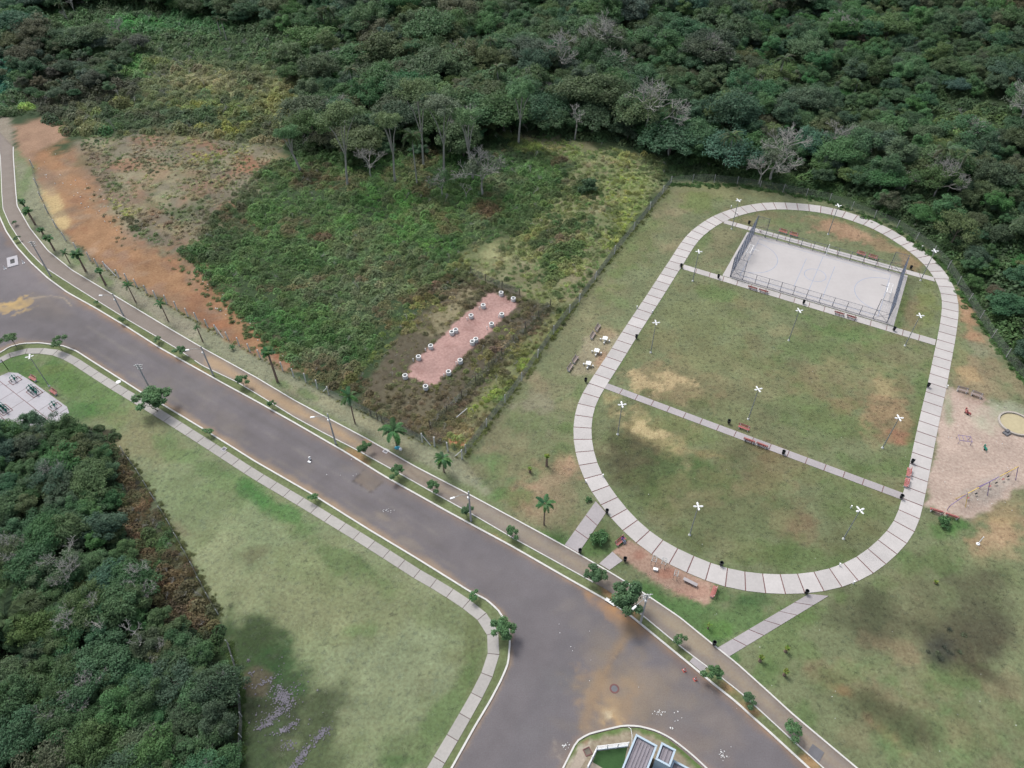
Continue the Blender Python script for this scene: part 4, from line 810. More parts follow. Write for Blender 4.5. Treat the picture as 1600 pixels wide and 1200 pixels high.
for i in range(-4,6):
    for j,(b0,b1) in enumerate([(-14,-8.2),(-8.1,-4.5),(-4.4,-0.05),(0.05,4.6),(4.7,9)]):
        a0=i*3.6+(0.9 if j%2 else 0); q=[tuple(o0+dA*(a0+.04)+dB*b0),tuple(o0+dA*(a0+3.56)+dB*b0),tuple(o0+dA*(a0+3.56)+dB*b1),tuple(o0+dA*(a0+.04)+dB*b1)]
        c=clip_poly(ccw(W),ccw(q))
        if len(c)>=3: m=MB(); m.prism([tuple(t) for t in c],-0.02,0.055+random.uniform(-.003,.003)); m.link('slab',mPlaza,pz)
def gym(x,y,kind,label,s=1.0):
    r=empty('exercise_machine',(*G(x,y),0.06),math.atan2(dA[1],dA[0]),label,'exercise machine','green outdoor exercise machines')
    m=MB(); L=2.6 if kind=='long' else 1.6
    for a,b,dx,dy in [(0,0.85,L,0.1),(0,-0.85,L,0.1),(-L/2+0.05,0,0.1,1.6),(L/2-0.05,0,0.1,1.6)]: m.box((a,b,0.015),(dx,dy,0.03))
    m.link('red_border',mJoint,r)
    n_=3 if kind=='long' else 1
    for k in range(n_):
        ox=(k-(n_-1)/2)*0.8
        m=MB(); m.tube([(ox,0,0),(ox,0,1.5)],0.07,6); m.link('upright',mGreenM,r)
        m=MB(); m.tube([(ox-0.35,-0.45,0.95),(ox-0.35,0.45,0.95)],0.05,6); m.tube([(ox-0.35,-0.45,0.95),(ox-0.3,-0.5,0.2)],0.045,6); m.tube([(ox-0.35,0.45,0.95),(ox-0.3,0.5,0.2)],0.045,6); m.tube([(ox,0,1.4),(ox-0.35,0,0.95)],0.05,6); m.link('swing_arm',mGreenM,r)
        m=MB(); m.box((ox+0.2,0,0.55),(0.4,0.35,0.07)); m.box((ox+0.42,0,0.85),(0.07,0.35,0.5)); m.link('seat',mBlack if k%2 else mGreenM,r)
        m=MB(); m.box((ox-0.3,-0.5,0.18),(0.35,0.16,0.05)); m.box((ox-0.3,0.5,0.18),(0.35,0.16,0.05)); m.link('pedal',mBlack,r)
gym(24,595,'one','green exercise machine nearest the top of the plaza'); gym(54,613,'long','row of three green exercise machines in the middle of the plaza'); gym(86,636,'one','green exercise machine nearest the trees'); gym(7,641,'long','green exercise machines at the left edge of the photo')
# ------------------------------------------------------------------ seated person
def person_seated(x,y,rz):
    r=empty('person',(*G(x,y),0),rz,'person in a purple top and pale trousers sitting on the red bench','person')
    pts={'pel':(0,0,.55,.16),'bel':(0,.02,.72,.14),'che':(0,.03,.95,.15),'nec':(0,.02,1.12,.06),'hea':(0,-.01,1.27,.11),'htop':(0,-.01,1.36,.09),
      'shl':(-.19,.03,1.05,.075),'ell':(-.27,-.06,.8,.05),'wrl':(-.2,-.28,.72,.04),'hal':(-.17,-.36,.7,.035),'shr':(.19,.03,1.05,.075),'elr':(.27,-.06,.8,.05),'wrr':(.2,-.28,.72,.04),'har':(.17,-.36,.7,.035),
      'hil':(-.1,-.02,.54,.11),'knl':(-.13,-.46,.53,.075),'anl':(-.14,-.5,.1,.05),'fol':(-.14,-.68,.05,.045),'hir':(.1,-.02,.54,.11),'knr':(.13,-.46,.53,.075),'anr':(.14,-.55,.1,.05),'for':(.15,-.73,.05,.045)}
    E=[('pel','bel'),('bel','che'),('che','nec'),('nec','hea'),('hea','htop'),('che','shl'),('shl','ell'),('ell','wrl'),('wrl','hal'),('che','shr'),('shr','elr'),('elr','wrr'),('wrr','har'),('pel','hil'),('hil','knl'),('knl','anl'),('anl','fol'),('pel','hir'),('hir','knr'),('knr','anr'),('anr','for')]
    ks=list(pts); me=bpy.data.meshes.new('person_body'); me.from_pydata([pts[k][:3] for k in ks],[(ks.index(a),ks.index(b)) for a,b in E],[])
    o=link('body',me,r); md=o.modifiers.new('skin','SKIN'); me.materials.append(mShirt)
    sv=me.skin_vertices[0].data
    for i,k in enumerate(ks): sv[i].radius=(pts[k][3],pts[k][3])
    sv[0].use_root=True; s2=o.modifiers.new('sub','SUBSURF'); s2.levels=s2.render_levels=1
    dg=bpy.context.evaluated_depsgraph_get(); ev=o.evaluated_get(dg); me2=bpy.data.meshes.new_from_object(ev); o.modifiers.clear(); o.data=me2
    me2.materials.clear()
    for mt in (mShirt,mJeans,mSkin,mBlack): me2.materials.append(mt)
    for p in me2.polygons:
        c=p.center
        p.material_index=2 if (c.z>1.13 or (c.y<-.2 and c.z>.62)) else (3 if c.z<.1 else (1 if c.z<.66 else 0)); p.use_smooth=True
    m=MB(); m.lathe([(0,1.42),(.08,1.4),(.115,1.33),(.12,1.24),(.1,1.2)],12,(0,.02,0)); m.link('hair',mHair,r,smooth=True)
an,c=ang((962,854),(977,842)); pc=np.array(c)+np.array([math.cos(an),math.sin(an)])*0.35
pp=proj([pc[0]],[pc[1]]); person_seated(float(pp[0][0]),float(pp[1][0]),an)
# ------------------------------------------------------------------ house at the bottom
ISL=[(890,1182),(903,1160),(921,1150),(944,1144),(974,1137.5),(999,1138),(1024,1145),(1045,1156),(1064,1171),(1081,1186),(1098,1201),(1145,1248),(1225,1335),(830,1335),(864,1242),(882,1202)]
isl=[tuple(p) for p in GL(ISL)]
Li=Layers(); Li.line(ISL[:14],7,A(104,122,76),2,1,1,1); Li.line(ISL[9:12],9,A(98,118,72),3,0.6,2); Li.poly([(886,1192),(905,1164),(925,1152),(918,1172),(905,1200),(880,1216)],A(176,164,150),1,1,0.6); Li.ell(915,1158,6,5,A(150,120,96),0.8); Li.ell(895,1175,5,7,A(110,120,74),0.8)
o=sheet('yard',isl,0.10,mGround,Li,A(158,144,128),0.5,0.04); tag(o,'paved yard and grass strip round the house',kind='structure')
ZY=0.10
def gp(x,y,z=ZY): return Vector((*G(x,y,z),z))
def wallbox(mb,a,b,th,z0,z1):
    d=(b-a); L=d.length; mb.box(((a.x+b.x)/2,(a.y+b.y)/2,(z0+z1)/2),(L,th,z1-z0),rz=math.atan2(d.y,d.x))
hz=4.2
hs=empty('house',(0,0,0),0,'pale blue walled house with dark corrugated roofs at the bottom edge','house')
def block(c0,c1,c2,c3,z,ridges,name):
    """parapet walls round a sunken corrugated roof; corners given at parapet height"""
    Q=[Vector((*G(x,y,z),z)) for x,y in (c0,c1,c2,c3)]
    ax=(Q[1]-Q[0]); ax.z=0; la=ax.length; ax.normalize(); ay=Vector((-ax.y,ax.x,0)); 
    if (Q[3]-Q[0]).dot(ay)<0: ay=-ay
    lb=abs((Q[3]-Q[0]).dot(ay)); o=Q[0]; rz=math.atan2(ax.y,ax.x)
    th=0.17
    for s,(p,q) in enumerate([((0,0),(la,0)),((la,0),(la,lb)),((la,lb),(0,lb)),((0,lb),(0,0))]):
        ins=th/2
        P0=o+ax*p[0]+ay*p[1]; P1=o+ax*q[0]+ay*q[1]; d=(P1-P0).normalized(); nrm=Vector((-d.y,d.x,0)); cen=o+ax*la/2+ay*lb/2
        if (cen-P0).dot(nrm)<0: nrm=-nrm
        A0=P0+nrm*ins+ (d*0 if s%2==0 else d*th); A1=P1+nrm*ins-(d*0 if s%2==0 else d*th)
        m=MB(); wallbox(m,A0,A1,th,ZY,z-0.04); m.link('wall',mWallP,hs)
        m=MB(); wallbox(m,A0-(d*0.03 if s%2==0 else d*0),A1+(d*0.03 if s%2==0 else d*0),th+0.05,z-0.04,z+0.03); m.link('coping',mWallP,hs)
    n=max(3,int((la-2*th)/0.34)); wd=(la-2*th)/n
    rf=empty('roof',(0,0,0)); rf.parent=hs
    for i in range(n):
        cc=o+ax*(th+wd*(i+0.5))+ay*(lb/2); m=MB()
        m.box((cc.x,cc.y,z-0.38),(wd*0.96,lb-2*th,0.05),rz=rz,rx=0.02); m.box((cc.x,cc.y,z-0.31),(wd*0.5,lb-2*th,0.10),rz=rz,rx=0.02,top=.8); m.link('roof_sheet',mRoofT,rf)
    return o,ax,ay,la,lb
A_=block((994,1147),(1027,1165),(1000,1225),(960,1215),hz,0,'main')
B_=block((1034,1160),(1056,1171.5),(1047,1192),(1020,1184),hz+0.9,0,'tower')
block((1052,1187),(1082,1203),(1060,1250),(1025,1235),hz-0.4,0,'rear')
o,ax,ay,la,lb=A_
m=MB(); cc=o+ay*(lb*0.45)-ax*0.01; m.box((cc.x,cc.y,1.5),(0.06,1.8,1.4),rz=math.atan2(ax.y,ax.x)); m.link('window',mGlass,hs)
# yard fence and turf
r=empty('yard_fence',(0,0,0),0,'white railed fence round the green turf beside the house','fence')
fpts=[gp(917,1203),gp(932,1172),gp(981,1166)]
for a,b in zip(fpts[:-1],fpts[1:]):
    n=max(2,int((b-a).length/1.2))
    for i in range(n+1): p=a.lerp(b,i/n); m=MB(); m.box((p.x,p.y,ZY+0.7),(0.09,0.09,1.4)); m.link('post',mWhite,r)
    for z in (0.2,0.5,0.8,1.1,1.4): m=MB(); wallbox(m,a,b,0.05,ZY+z-0.03,ZY+z+0.03); m.link('rail',mWhite,r)
    m=MB(); wallbox(m,a,b,0.16,ZY,ZY+0.15); m.link('plinth',mWallP,r)
tp=[(933,1174),(980,1168),(976,1188),(972,1240),(905,1240),(921,1204)]
m=MB(); m.prism(GL(tp,0.1),ZY-0.02,ZY+0.012); o=m.link('lawn',mTurf); tag(o,'bright green turf inside the white yard fence',kind='structure')
m=MB(); m.prism(GL([(921,1188),(950,1205),(940,1240),(900,1240)],0.1),ZY-0.01,ZY+0.02); tag(m.link('path',mBeige),'beige paving crossing the corner of the turf',kind='structure')
m=MB(); m.prism(GL([(903,1173),(921,1163),(924,1172),(910,1196),(900,1210),(888,1208)],0.1),ZY-0.01,ZY+0.016); tag(m.link('driveway',mBeige),'pale beige driveway left of the yard fence',kind='structure')
r=empty('planter_box',(*G(918,1175),ZY),0.4,'brown framed square tree pit by the driveway','planter'); m=MB(); 
for a,b,dx,dy in [(0,.4,.9,.1),(0,-.4,.9,.1),(-.4,0,.1,.7),(.4,0,.1,.7)]: m.box((a,b,0.05),(dx,dy,0.1))
m.link('frame',mJoint,r); m=MB(); m.box((0,0,0.02),(.68,.68,.04)); m.link('soil',mBark,r)
r=empty('curved_rail',(*gp(986,1151)[:2],ZY),0,'thin pale curved pipe on the grass strip by the house','pipe'); m=MB(); m.tube([(0,-0.9,0.05),(0.1,0,0.3),(0.05,0.8,0.3),(-0.2,1.1,0.05)],0.028,6); m.link('pipe',mWhite,r)
print('built',time.time()-T0)
# ------------------------------------------------------------------ wire fences on posts
def fence(label,pts,posts,h,mat_post,sp=0.14,th=0.008,name='wire_fence',group=None,pw=0.13,braces=(),auto=None,lean=0.0):
    r=empty(name,(0,0,0),0,label,'fence',group); W=GL(pts)
    pl=GL(posts) if posts else [tuple(p) for p in resample(W,auto)]
    for x,y in pl:
        m=MB(); hh=h*random.uniform(.94,1.06)
        m.box((0,0,hh/2),(pw,pw,hh)); m.box((0,0.0,hh+0.1),(pw*0.9,pw*0.9,0.28),rx=0.5); o=m.link('post',mat_post,r,(x,y,0),random.uniform(-.2,.2)); o.rotation_euler=(random.uniform(-.04,.04),random.uniform(-.04,.04),0.3)
    for (a,b) in braces:
        A0=Vector((*G(*a),h*0.95)); B0=Vector((*G(*b),0)); m=MB(); m.tube([A0,B0],pw*0.42,4); m.link('brace',mat_post,r)
    wm=wiremesh(W,h,sp,th,0.03); tag(wm.link('wire_mesh',mWire,r),kind='stuff'); return r
fence('wire fence on white concrete posts between dry strip and soil bank',[(52,262),(57,285),(66,312),(82,345),(100,372),(141,407),(186,434),(245,467),(309,502),(374,540),(425,570),(478,597),(514,617)],
 [(52,262),(58,290),(66,313),(75,333),(88,356),(103,376),(121,392),(141,407),(153,416),(167,422),(186,434),(200,441),(215,450),(230,459),(245,467),(261,475),(277,485),(294,495),(309,502),(325,512),(340,521),(357,531),(374,540),(391,550),(407,560),(425,570),(442,579),(459,589),(478,597),(496,607),(514,617)],2.0,mPost,0.3,0.005,pw=0.2,braces=[((167,422),(181,431)),((340,521),(349,528)),((514,617),(505,612))])
fence('dark wooden posted wire fence in front of the gravel lot',[(514,617),(545,633),(580,650),(597,660),(625,672),(660,691)],[(545,633),(580,650),(590,656),(597,660),(630,676)],1.7,mBark,0.13,0.010)
fence('wire fence on white concrete posts at the corner by the palms',[(660,691),(679,697),(700,705),(722,717)],[(660,691),(679,697),(700,705),(722,717)],2.2,mPost,0.3,0.005,pw=0.2,braces=[((660,691),(673,696)),((722,717),(711,713))])
fence('dense dark wire fence on the left boundary of the park',[(724,714),(763,663),(798,619),(833,568),(877,505),(905,472),(960,397),(1015,329),(1048,288)],[(728,708),(760,668),(789,630),(815,595),(840,560),(865,522),(890,490),(905,472),(930,438),(960,397),(990,360),(1015,329),(1035,304),(1048,288)],2.1,mPost,0.13,0.0105,pw=0.13)
fence('dark wire fence along the forest edge behind the track',[(1048,288),(1100,284),(1160,290),(1230,302),(1290,313),(1335,331),(1372,344),(1407,360),(1450,390),(1478,418),(1510,468),(1545,523),(1580,572),(1620,615),(1700,700)],None,2.1,mPole,0.16,0.009,auto=5.5,pw=0.09)
fence('dark wire fence between near lawn and forest, upper part',[(193,708),(215,738),(255,803),(278,843),(305,893),(325,933),(341,960)],None,1.5,mPost,0.13,0.010,auto=3.0,pw=0.09)
fence('dark wire fence between near lawn and forest, lower part',[(358,1008),(371,1050),(375,1082),(379,1130),(375,1205),(373,1260)],None,1.5,mPost,0.12,0.012,auto=2.5,pw=0.09)
fence('overgrown wire fence right of the pink gravel lot',[(860,478),(815,520),(760,580),(715,628),(672,668)],None,1.7,mBark,0.2,0.007,auto=4.5)
fence('overgrown wire fence behind the pink gravel lot',[(735,428),(775,448),(812,462)],None,1.8,mBark,0.14,0.009,auto=4.5)
r=empty('fallen_post',(*G(722,650),0.5),0,'pale fallen concrete post lying in yellow weeds by the clay patch','post'); m=MB(); m.tube([(-0.9,-0.9,0.2),(0.9,0.9,0.5)],0.08,4); m.link('post_shaft',mPost,r)
r=empty('plastic_bag',(*G(621,700),0),0,'crumpled blue and white bag at the foot of the big palm','bag'); m=MB(); m.lathe([(0,0.4),(0.2,0.36),(0.42,0.18),(0.45,0)],7); o=m.link('blue_sheet',mBlue,r); o.scale=(1.2,0.8,1); m=MB(); m.lathe([(0,0.3),(0.2,0.28),(0.28,0.1),(0.3,0)],6,(0.55,-0.3,0)); m.link('white_bag',mWhite,r)
print('fences',time.time()-T0)
# ------------------------------------------------------------------ vegetation meshes
def quads_at(c,nrm,size,asp,rng):
    n=len(c); nrm=nrm/np.linalg.norm(nrm,axis=1)[:,None]; rv=rng.normal(size=(n,3)); t=np.cross(nrm,rv); t/=np.linalg.norm(t,axis=1)[:,None]; b=np.cross(nrm,t)
    s=size[:,None]; v=np.stack([c-t*s*asp,c-b*s*0.5+nrm*s*0.12,c+t*s*asp,c+b*s*0.5+nrm*s*0.12],1)
    return v.reshape(-1,3),np.arange(4*n).reshape(-1,4)
def crown_mesh(name,seed,R,zc,Hh_,nl,nq,ls,open_=0.0,flat=1.0):
    rng=np.random.default_rng(seed)
    nl=int(nl*1.9); nq=int(nq*1.7)
    th=rng.uniform(0,2*PI,nl); ph=np.arccos(rng.uniform(-0.2,1,nl)); rr=rng.uniform(.3,1.12,nl)
    c=np.stack([R*rr*np.sin(ph)*np.cos(th),R*rr*np.sin(ph)*np.sin(th),zc+Hh_*rr*np.cos(ph)*flat],1)
    lr=R*rng.uniform(.10,.36,nl); lv=rng.uniform(.86,1.16,nl)
    k=rng.choice(nl,nq,p=lr**2/(lr**2).sum()); d=rng.normal(size=(nq,3)); d[:,2]=np.abs(d[:,2])*0.9-0.25*rng.random(nq); d/=np.linalg.norm(d,axis=1)[:,None]
    rad=(0.6+0.62*rng.random(nq)**1.3)[:,None]; pos=c[k]+d*lr[k][:,None]*rad*np.array([1,1,0.8])
    nr=d+rng.normal(size=(nq,3))*0.5+np.array([0,0,.75]); pos+=rng.normal(size=(nq,3))*R*.035; v,f=quads_at(pos,nr,.8*ls*rng.uniform(.55,1.4,nq),0.8,rng)
    vals=np.repeat(lv[k]*rng.uniform(.7,1.35,nq),4)
    return mesh(name,v,f,mLeaf,vals=vals)
def trunk_mesh(name,seed,h,r0,R,mat,nb=6):
    rd_=random.Random(seed); m=MB(); lx,ly=rd_.uniform(-.4,.4),rd_.uniform(-.4,.4)
    m.tube([(0,0,-.1),(lx*.5,ly*.5,h*.4),(lx,ly,h*.75),(lx*1.2,ly*1.2,h*1.1)],[r0,r0*.75,r0*.5,r0*.2],6)
    for i in range(nb):
        t=rd_.uniform(0,2*PI); z0=h*rd_.uniform(.45,.8); L=R*rd_.uniform(.6,.95)
        m.tube([(lx*z0/h,ly*z0/h,z0),(lx+math.cos(t)*L*.5,ly+math.sin(t)*L*.5,z0+L*.35),(math.cos(t)*L,math.sin(t)*L,z0+L*.55)],[r0*.4,r0*.25,r0*.08],5,cap=False)
    return m.me(name,mat)
def bare_mesh(name,seed,h,spread,depth=5,r0=0.22,mat=None):
    rd_=random.Random(seed); m=MB()
    def rec(p,d,L,r,k):
        q=p+d*L; mid=p.lerp(q,.5)+Vector((rd_.uniform(-1,1),rd_.uniform(-1,1),rd_.uniform(-.5,.5)))*L*.09
        m.tube([p,mid,q],[r,r*.85,r*.65],4 if k<depth-1 else 5,cap=False)
        if k==0: return
        for i in range(rd_.choice([2,3,3]) if k>1 else 3):
            a=Vector((rd_.uniform(-1,1),rd_.uniform(-1,1),rd_.uniform(-.35,.8)))
            nd=(d*0.75+a*spread).normalized(); rec(q,nd,L*rd_.uniform(.62,.85),r*.68,k-1)
    rec(Vector((0,0,0)),Vector((rd_.uniform(-.15,.15),rd_.uniform(-.15,.15),1)).normalized(),h*.36,r0,depth)
    return m.me(name,mat or mBarkPale)
def frond_mesh(name,seed,L,droop,nl=22,ll=0.5,wd=0.05):
    """arched rachis with leaflets, growing along +x"""
    rng=np.random.default_rng(seed); m=MB(); pts=[]
    for i in range(8):
        t=i/7; pts.append((L*(t-0.18*t*t*droop),0,L*(0.55*t-0.85*droop*t*t)))
    m.tube(pts,[0.035*(1-0.8*i/7) for i in range(8)],3,cap=False); nv=len(m.v); P_=np.array(pts)
    for i in range(nl):
        t=0.12+0.88*i/(nl-1); k=min(6,int(t*7)); c=P_[k]+(P_[k+1]-P_[k])*(t*7-k); l=ll*math.sin(PI*min(1,0.15+t*0.8))**.5*rng.uniform(.85,1.1)
        for s in(-1,1):
            e=c+np.array([l*0.45,s*l*0.85,-l*0.35*rng.uniform(.4,1.4)]); w_=np.array([wd,0,0])
            m.add([c-w_,c+w_,e+w_*0.3,e-w_*0.3],[(0,1,2,3)])
    me=mesh(name,m.v,m.f,mLeaf,vals=np.array([0.8]*nv+list(np.repeat(rng.uniform(.75,1.3,(len(m.v)-nv)//4),4)))); return me
CR=[];TRK=[]
specs=[(1,4.2,4.4,3.0,26,5200,.30),(2,3.6,4.8,3.2,20,4600,.28),(3,5.0,4.6,3.2,34,6200,.32),(4,3.2,3.6,2.6,16,3600,.27),(5,5.0,5.4,1.9,12,2600,.28),(6,2.8,3.0,2.4,12,3000,.26),(7,4.2,4.4,3.6,12,3000,.26),(8,5.4,5.6,3.0,30,5600,.34)]
for s,R,zc,Hq,nl,nq,ls in specs:
    CR.append(crown_mesh('crown',s,R,zc,Hq,nl,nq,ls)); TRK.append(trunk_mesh('trunk',s,zc,0.2,R,mBark))
BAREM=[bare_mesh('branches',11,8.5,.85,6,0.24),bare_mesh('branches',12,9.5,.95,6,0.27),bare_mesh('branches',13,7,.8,5,0.2)]
SPARSE=[crown_mesh('sparse_foliage',21,3.8,5.0,2.6,14,900,.26),crown_mesh('sparse_foliage',22,4.4,5.4,2.4,18,1300,.26)]
FR=frond_mesh('frond',3,2.5,1.0,26,.55,.075); FRS=frond_mesh('frond',4,1.7,.85,20,.38,.06); FRF=frond_mesh('frond',5,3.2,1.05,24,.6,.10); FRT=frond_mesh('frond',6,1.5,.6,14,.5,.13)
def set_tint(o,c): o['tint']=[float(x) for x in c]
VT={ # leaf albedos
'dark':(.052,.098,.050),'green':(.058,.116,.052),'mid':(.070,.124,.058),'yellow':(.108,.140,.060),'blue':(.060,.108,.068),'grey':(.098,.126,.088),'brown':(.086,.106,.064),'fresh':(.066,.142,.058),'olive':(.082,.118,.056)}
def jit(c,rng,a=.14): return tuple(float(x*rng.uniform(1-a,1+a)) for x in c)
def forest_tree(x,y,k,s,tint,label,group,rz,name='forest_tree',z=0,sz=None):
    r=empty(name,(x,y,z),rz,label,'tree',group); e_=random.uniform(.85,1.25); r.scale=(s*e_,s/e_*1.08,sz or s)
    t=link('trunk',TRK[k],r); c=link('crown',CR[k],r)
    if random.random()<.3: b_=link('branches',BAREM[random.randrange(3)],r,(0,0,-.3),random.uniform(0,6)); f_=specs[k][2]/4.4*random.uniform(.78,.98)*(.86,.8,1.02)[BAREM.index(b_.data)]; b_.scale=(f_,)*3
    set_tint(c,tint); return r
def bare_tree(x,y,k,s,label,foliage=None,tint=None,group=None,rz=0):
    r=empty('bare_tree',(x,y,0),rz,label,'tree',group); r.scale=(s,)*3
    link('trunk',BAREM[k],r)
    if foliage is not None: f=link('crown',SPARSE[foliage],r); set_tint(f,tint)
    return r
def palm(x,y,h,s,label,group=None,nf=15,fr=None,tint=(.045,.10,.035),lean=(0,0),name='palm_tree',tr=0.13,low=False,crown_only=False):
    fr=fr or FR; r=empty(name,(x,y,0),0,label,'palm',group); rd_=random.Random(int(x*10+y*7))
    top=(lean[0],lean[1],h)
    m=MB(); m.tube([(0,0,-.05),(lean[0]*.3,lean[1]*.3,h*.4),(lean[0]*.7,lean[1]*.7,h*.75),top],[tr*1.25,tr,tr*.9,tr*.75],7); m.link('trunk',mBarkPale if 'woods' in (group or '') else mPalmTrunk,r)
    for i in range(nf):
        a=2*PI*i/nf*1.0+rd_.uniform(-.2,.2)+(0.4 if i%2 else 0); o=link('frond',fr,r,top,a,s*rd_.uniform(.8,1.1)); o.rotation_euler=(rd_.uniform(-.2,.2),rd_.uniform(-.35,.55)+(0.1 if i%2 else -.45),a); set_tint(o,jit(tint,rd_,.2))
    return r
print('veg meshes',time.time()-T0)
# ------------------------------------------------------------------ palms and young trees along the strip and verges
from math import hypot
def hfrom(bx,by,tx,ty):   # height of a point straight above the base seen at (tx,ty)
    B=G(bx,by); a,b,c=ray(tx,ty); k=hypot(*B)/hypot(a,b); return CH+c*k
pl=[(47,338,37,315,.75,'small bushy palm, first at the top of the dry strip'),(55,351,46,329,.95,'bushy palm, second from the top of the dry strip'),(68,367,64,359,.7,'low palm, third from the top of the dry strip'),(85,391,76,372,.85,'thick stemmed palm, fourth from the top of the dry strip'),(109,411,101,395,.75,'small palm, fifth from the top of the dry strip'),(134,424,125,395,1.0,'tall bushy palm beside the first white fence posts'),
(165,445,155,423,.7,'thin palm right of the tall bushy palm'),(212,472,200,446,.75,'leaning palm beside the white posts, upper left'),(263,502,250,474,.7,'thin palm near the middle of the dry strip'),(317,534,307,511,.6,'thin drooping palm above the verge bush'),(364,546,362,543,.5,'very small palm seedling near the wire fence'),(434,597,424,548,.95,'tall palm standing against the green thicket'),(555,662,549,618,.9,'slim tall palm by the dark wooden fence'),(620,698,621,672,1.35,'largest palm with wide drooping fronds and a bag at its foot'),(694,738,691,717,.95,'open palm with long fronds by the fence corner'),(850,820,851,787,.85,'palm on the lawn left of the park entry path'),
(854,728,852,712,.55,'yellowing young palm above the clay patches'),(828,738,828,732,.5,'tiny yellow palm left of the clay patches'),(1106,982,1105,975,.5,'small bright palm in the green triangle by the track'),(1187,1033,1187,1025,.5,'small yellow palm on the lawn right of the entry path'),(1227,1018,1227,1010,.45,'small pale palm on the lower right lawn, upper'),(1225,1055,1225,1046,.45,'small pale palm on the lower right lawn, lower'),(1461,911,1460,907,.45,'small yellow palm on the lawn below the track bend')]
for bx,by,tx,ty,s,l in pl:
    x,y=G(bx,by); h=max(.3,hfrom(bx,by,tx,ty)); yl=('yellow' in l or 'pale' in l or 'bright' in l)
    thick='bushy' in l or 'thick' in l or 'low' in l
    fr=FRT if thick else (FR if s>.8 else FRS); ss=s*(.92 if thick else (.82 if s>.8 else 1.0))*(.6 if yl else 1)
    palm(x,y,h,ss*random.uniform(.88,1.1),l,'planted palms beside the brown path' if bx<900 else 'planted palms on the park lawn',nf=(22 if thick else (8 if yl else (10 if s<.9 else 15))),fr=fr,tint=(.13,.18,.04) if yl else (.065,.145,.06),tr=.2 if thick else .11)
SMT=crown_mesh('crown',31,1.4,2.1,1.1,9,1500,.17); SMT2=crown_mesh('crown',32,1.35,1.9,.95,6,760,.16); SMT3=crown_mesh('crown',33,1.45,2.1,1.25,19,4200,.155)
STK=trunk_mesh('trunk',31,1.8,.06,1.1,mBark,5)
vt=[(25,541,1.25,1,'mid','airy young tree on the near verge at the far left'),(98,548,1.3,1,'mid','airy young tree on the near verge, second from the left'),(247,642,2.0,2,'green','large round tree covering the near footpath'),(330,680,.7,1,'fresh','small light green tree on the near verge below the round tree'),(493,782,.65,1,'fresh','very small tree on the near verge opposite the red road patch'),(741,939,.75,1,'fresh','small tree on the near verge at the start of the bend'),(786,995,1.2,2,'green','dense round tree on the bend of the near verge'),
(152,477,.5,1,'mid','tiny shrub tree in the far verge at the upper left'),(195,506,.7,1,'mid','small tree at the foot of the short street light'),(248,535,.7,1,'mid','sparse sapling in the far verge'),(286,556,.85,0,'green','dark bushy tree beside the bare soil in the verge'),(380,604,.95,0,'green','dark bushy tree in the far verge above the road'),(425,638,.6,0,'green','low dark bush on the edging of the brown path'),(570,711,.9,0,'green','bushy tree on the verge right of the second street light'),(622,745,1.0,0,'green','leafy tree on the verge beside the red road patch'),(677,770,1.0,0,'green','leafy tree on the verge, third right of the street light'),(729,806,.8,0,'dark','dark slim tree touching the third street light'),(799,840,.8,0,'green','bushy tree on the verge above the bare soil'),(930,908,1.15,2,'dark','dense dark tree beside the short entry slab'),(977,957,1.75,2,'dark','largest round dark tree on the far verge by the pole'),(1058,1008,.8,1,'green','low airy bush right of the concrete pole'),(1112,1060,1.0,0,'green','spreading bush beside the crossing slab'),(1166,1098,.75,0,'dark','slim dark sapling on the far verge near the bottom'),(1232,1146,1.0,1,'green','thin airy tree on the brown path edging at the bottom'),(25,352,.6,1,'dark','dark low bush in the verge at the upper left'),(28,378,.6,1,'dark','dark low bush in the verge below the first one')]
rg=np.random.default_rng(8)
for bx,by,s,k,cn,l in vt:
    x,y=G(bx,by); r=empty('verge_tree',(x,y,0),float(rg.uniform(0,6)),l,'tree','young trees planted in the verges'); s*=.85; r.scale=(s,s,s*(0.85 if s>1.5 else 1.0))
    r.scale=(s*float(rg.uniform(.85,1.2)),s*float(rg.uniform(.85,1.15)),r.scale[2]*float(rg.uniform(.85,1.15))); link('trunk',STK,r); c=link('crown',[SMT,SMT2,SMT3][k],r); set_tint(c,tuple(1.35*v for v in VT[cn]))
BUSH=crown_mesh('foliage',41,1.0,.45,.7,12,900,.15)
for bx,by,s,cn,l in [(935,846,1.35,'fresh','bright leafy bush between the two entry paths'),(920,782,.5,'fresh','small bush left of the track by the entry path'),(921,295,2.1,'dark','dark round bush alone on the yellow grass hill'),(910,302,1.4,'dark','small dark bush left of the dark round bush'),(1473,818,1.0,'fresh','low green bush below the playground benches'),(880,507,.5,'yellow','yellow weed clump on the park fence by the benches'),(975,880,.01,'fresh','x')]:
    if s<.1: continue
    r=empty('bush',(*G(bx,by),0),float(rg.uniform(0,6)),l,'bush'); r.scale=(s,)*3
    o=link('foliage',BUSH,r); set_tint(o,VT[cn]); m=MB(); m.tube([(0,0,0),(0,0,.5)],.05,5); m.link('stem',mBark,r)
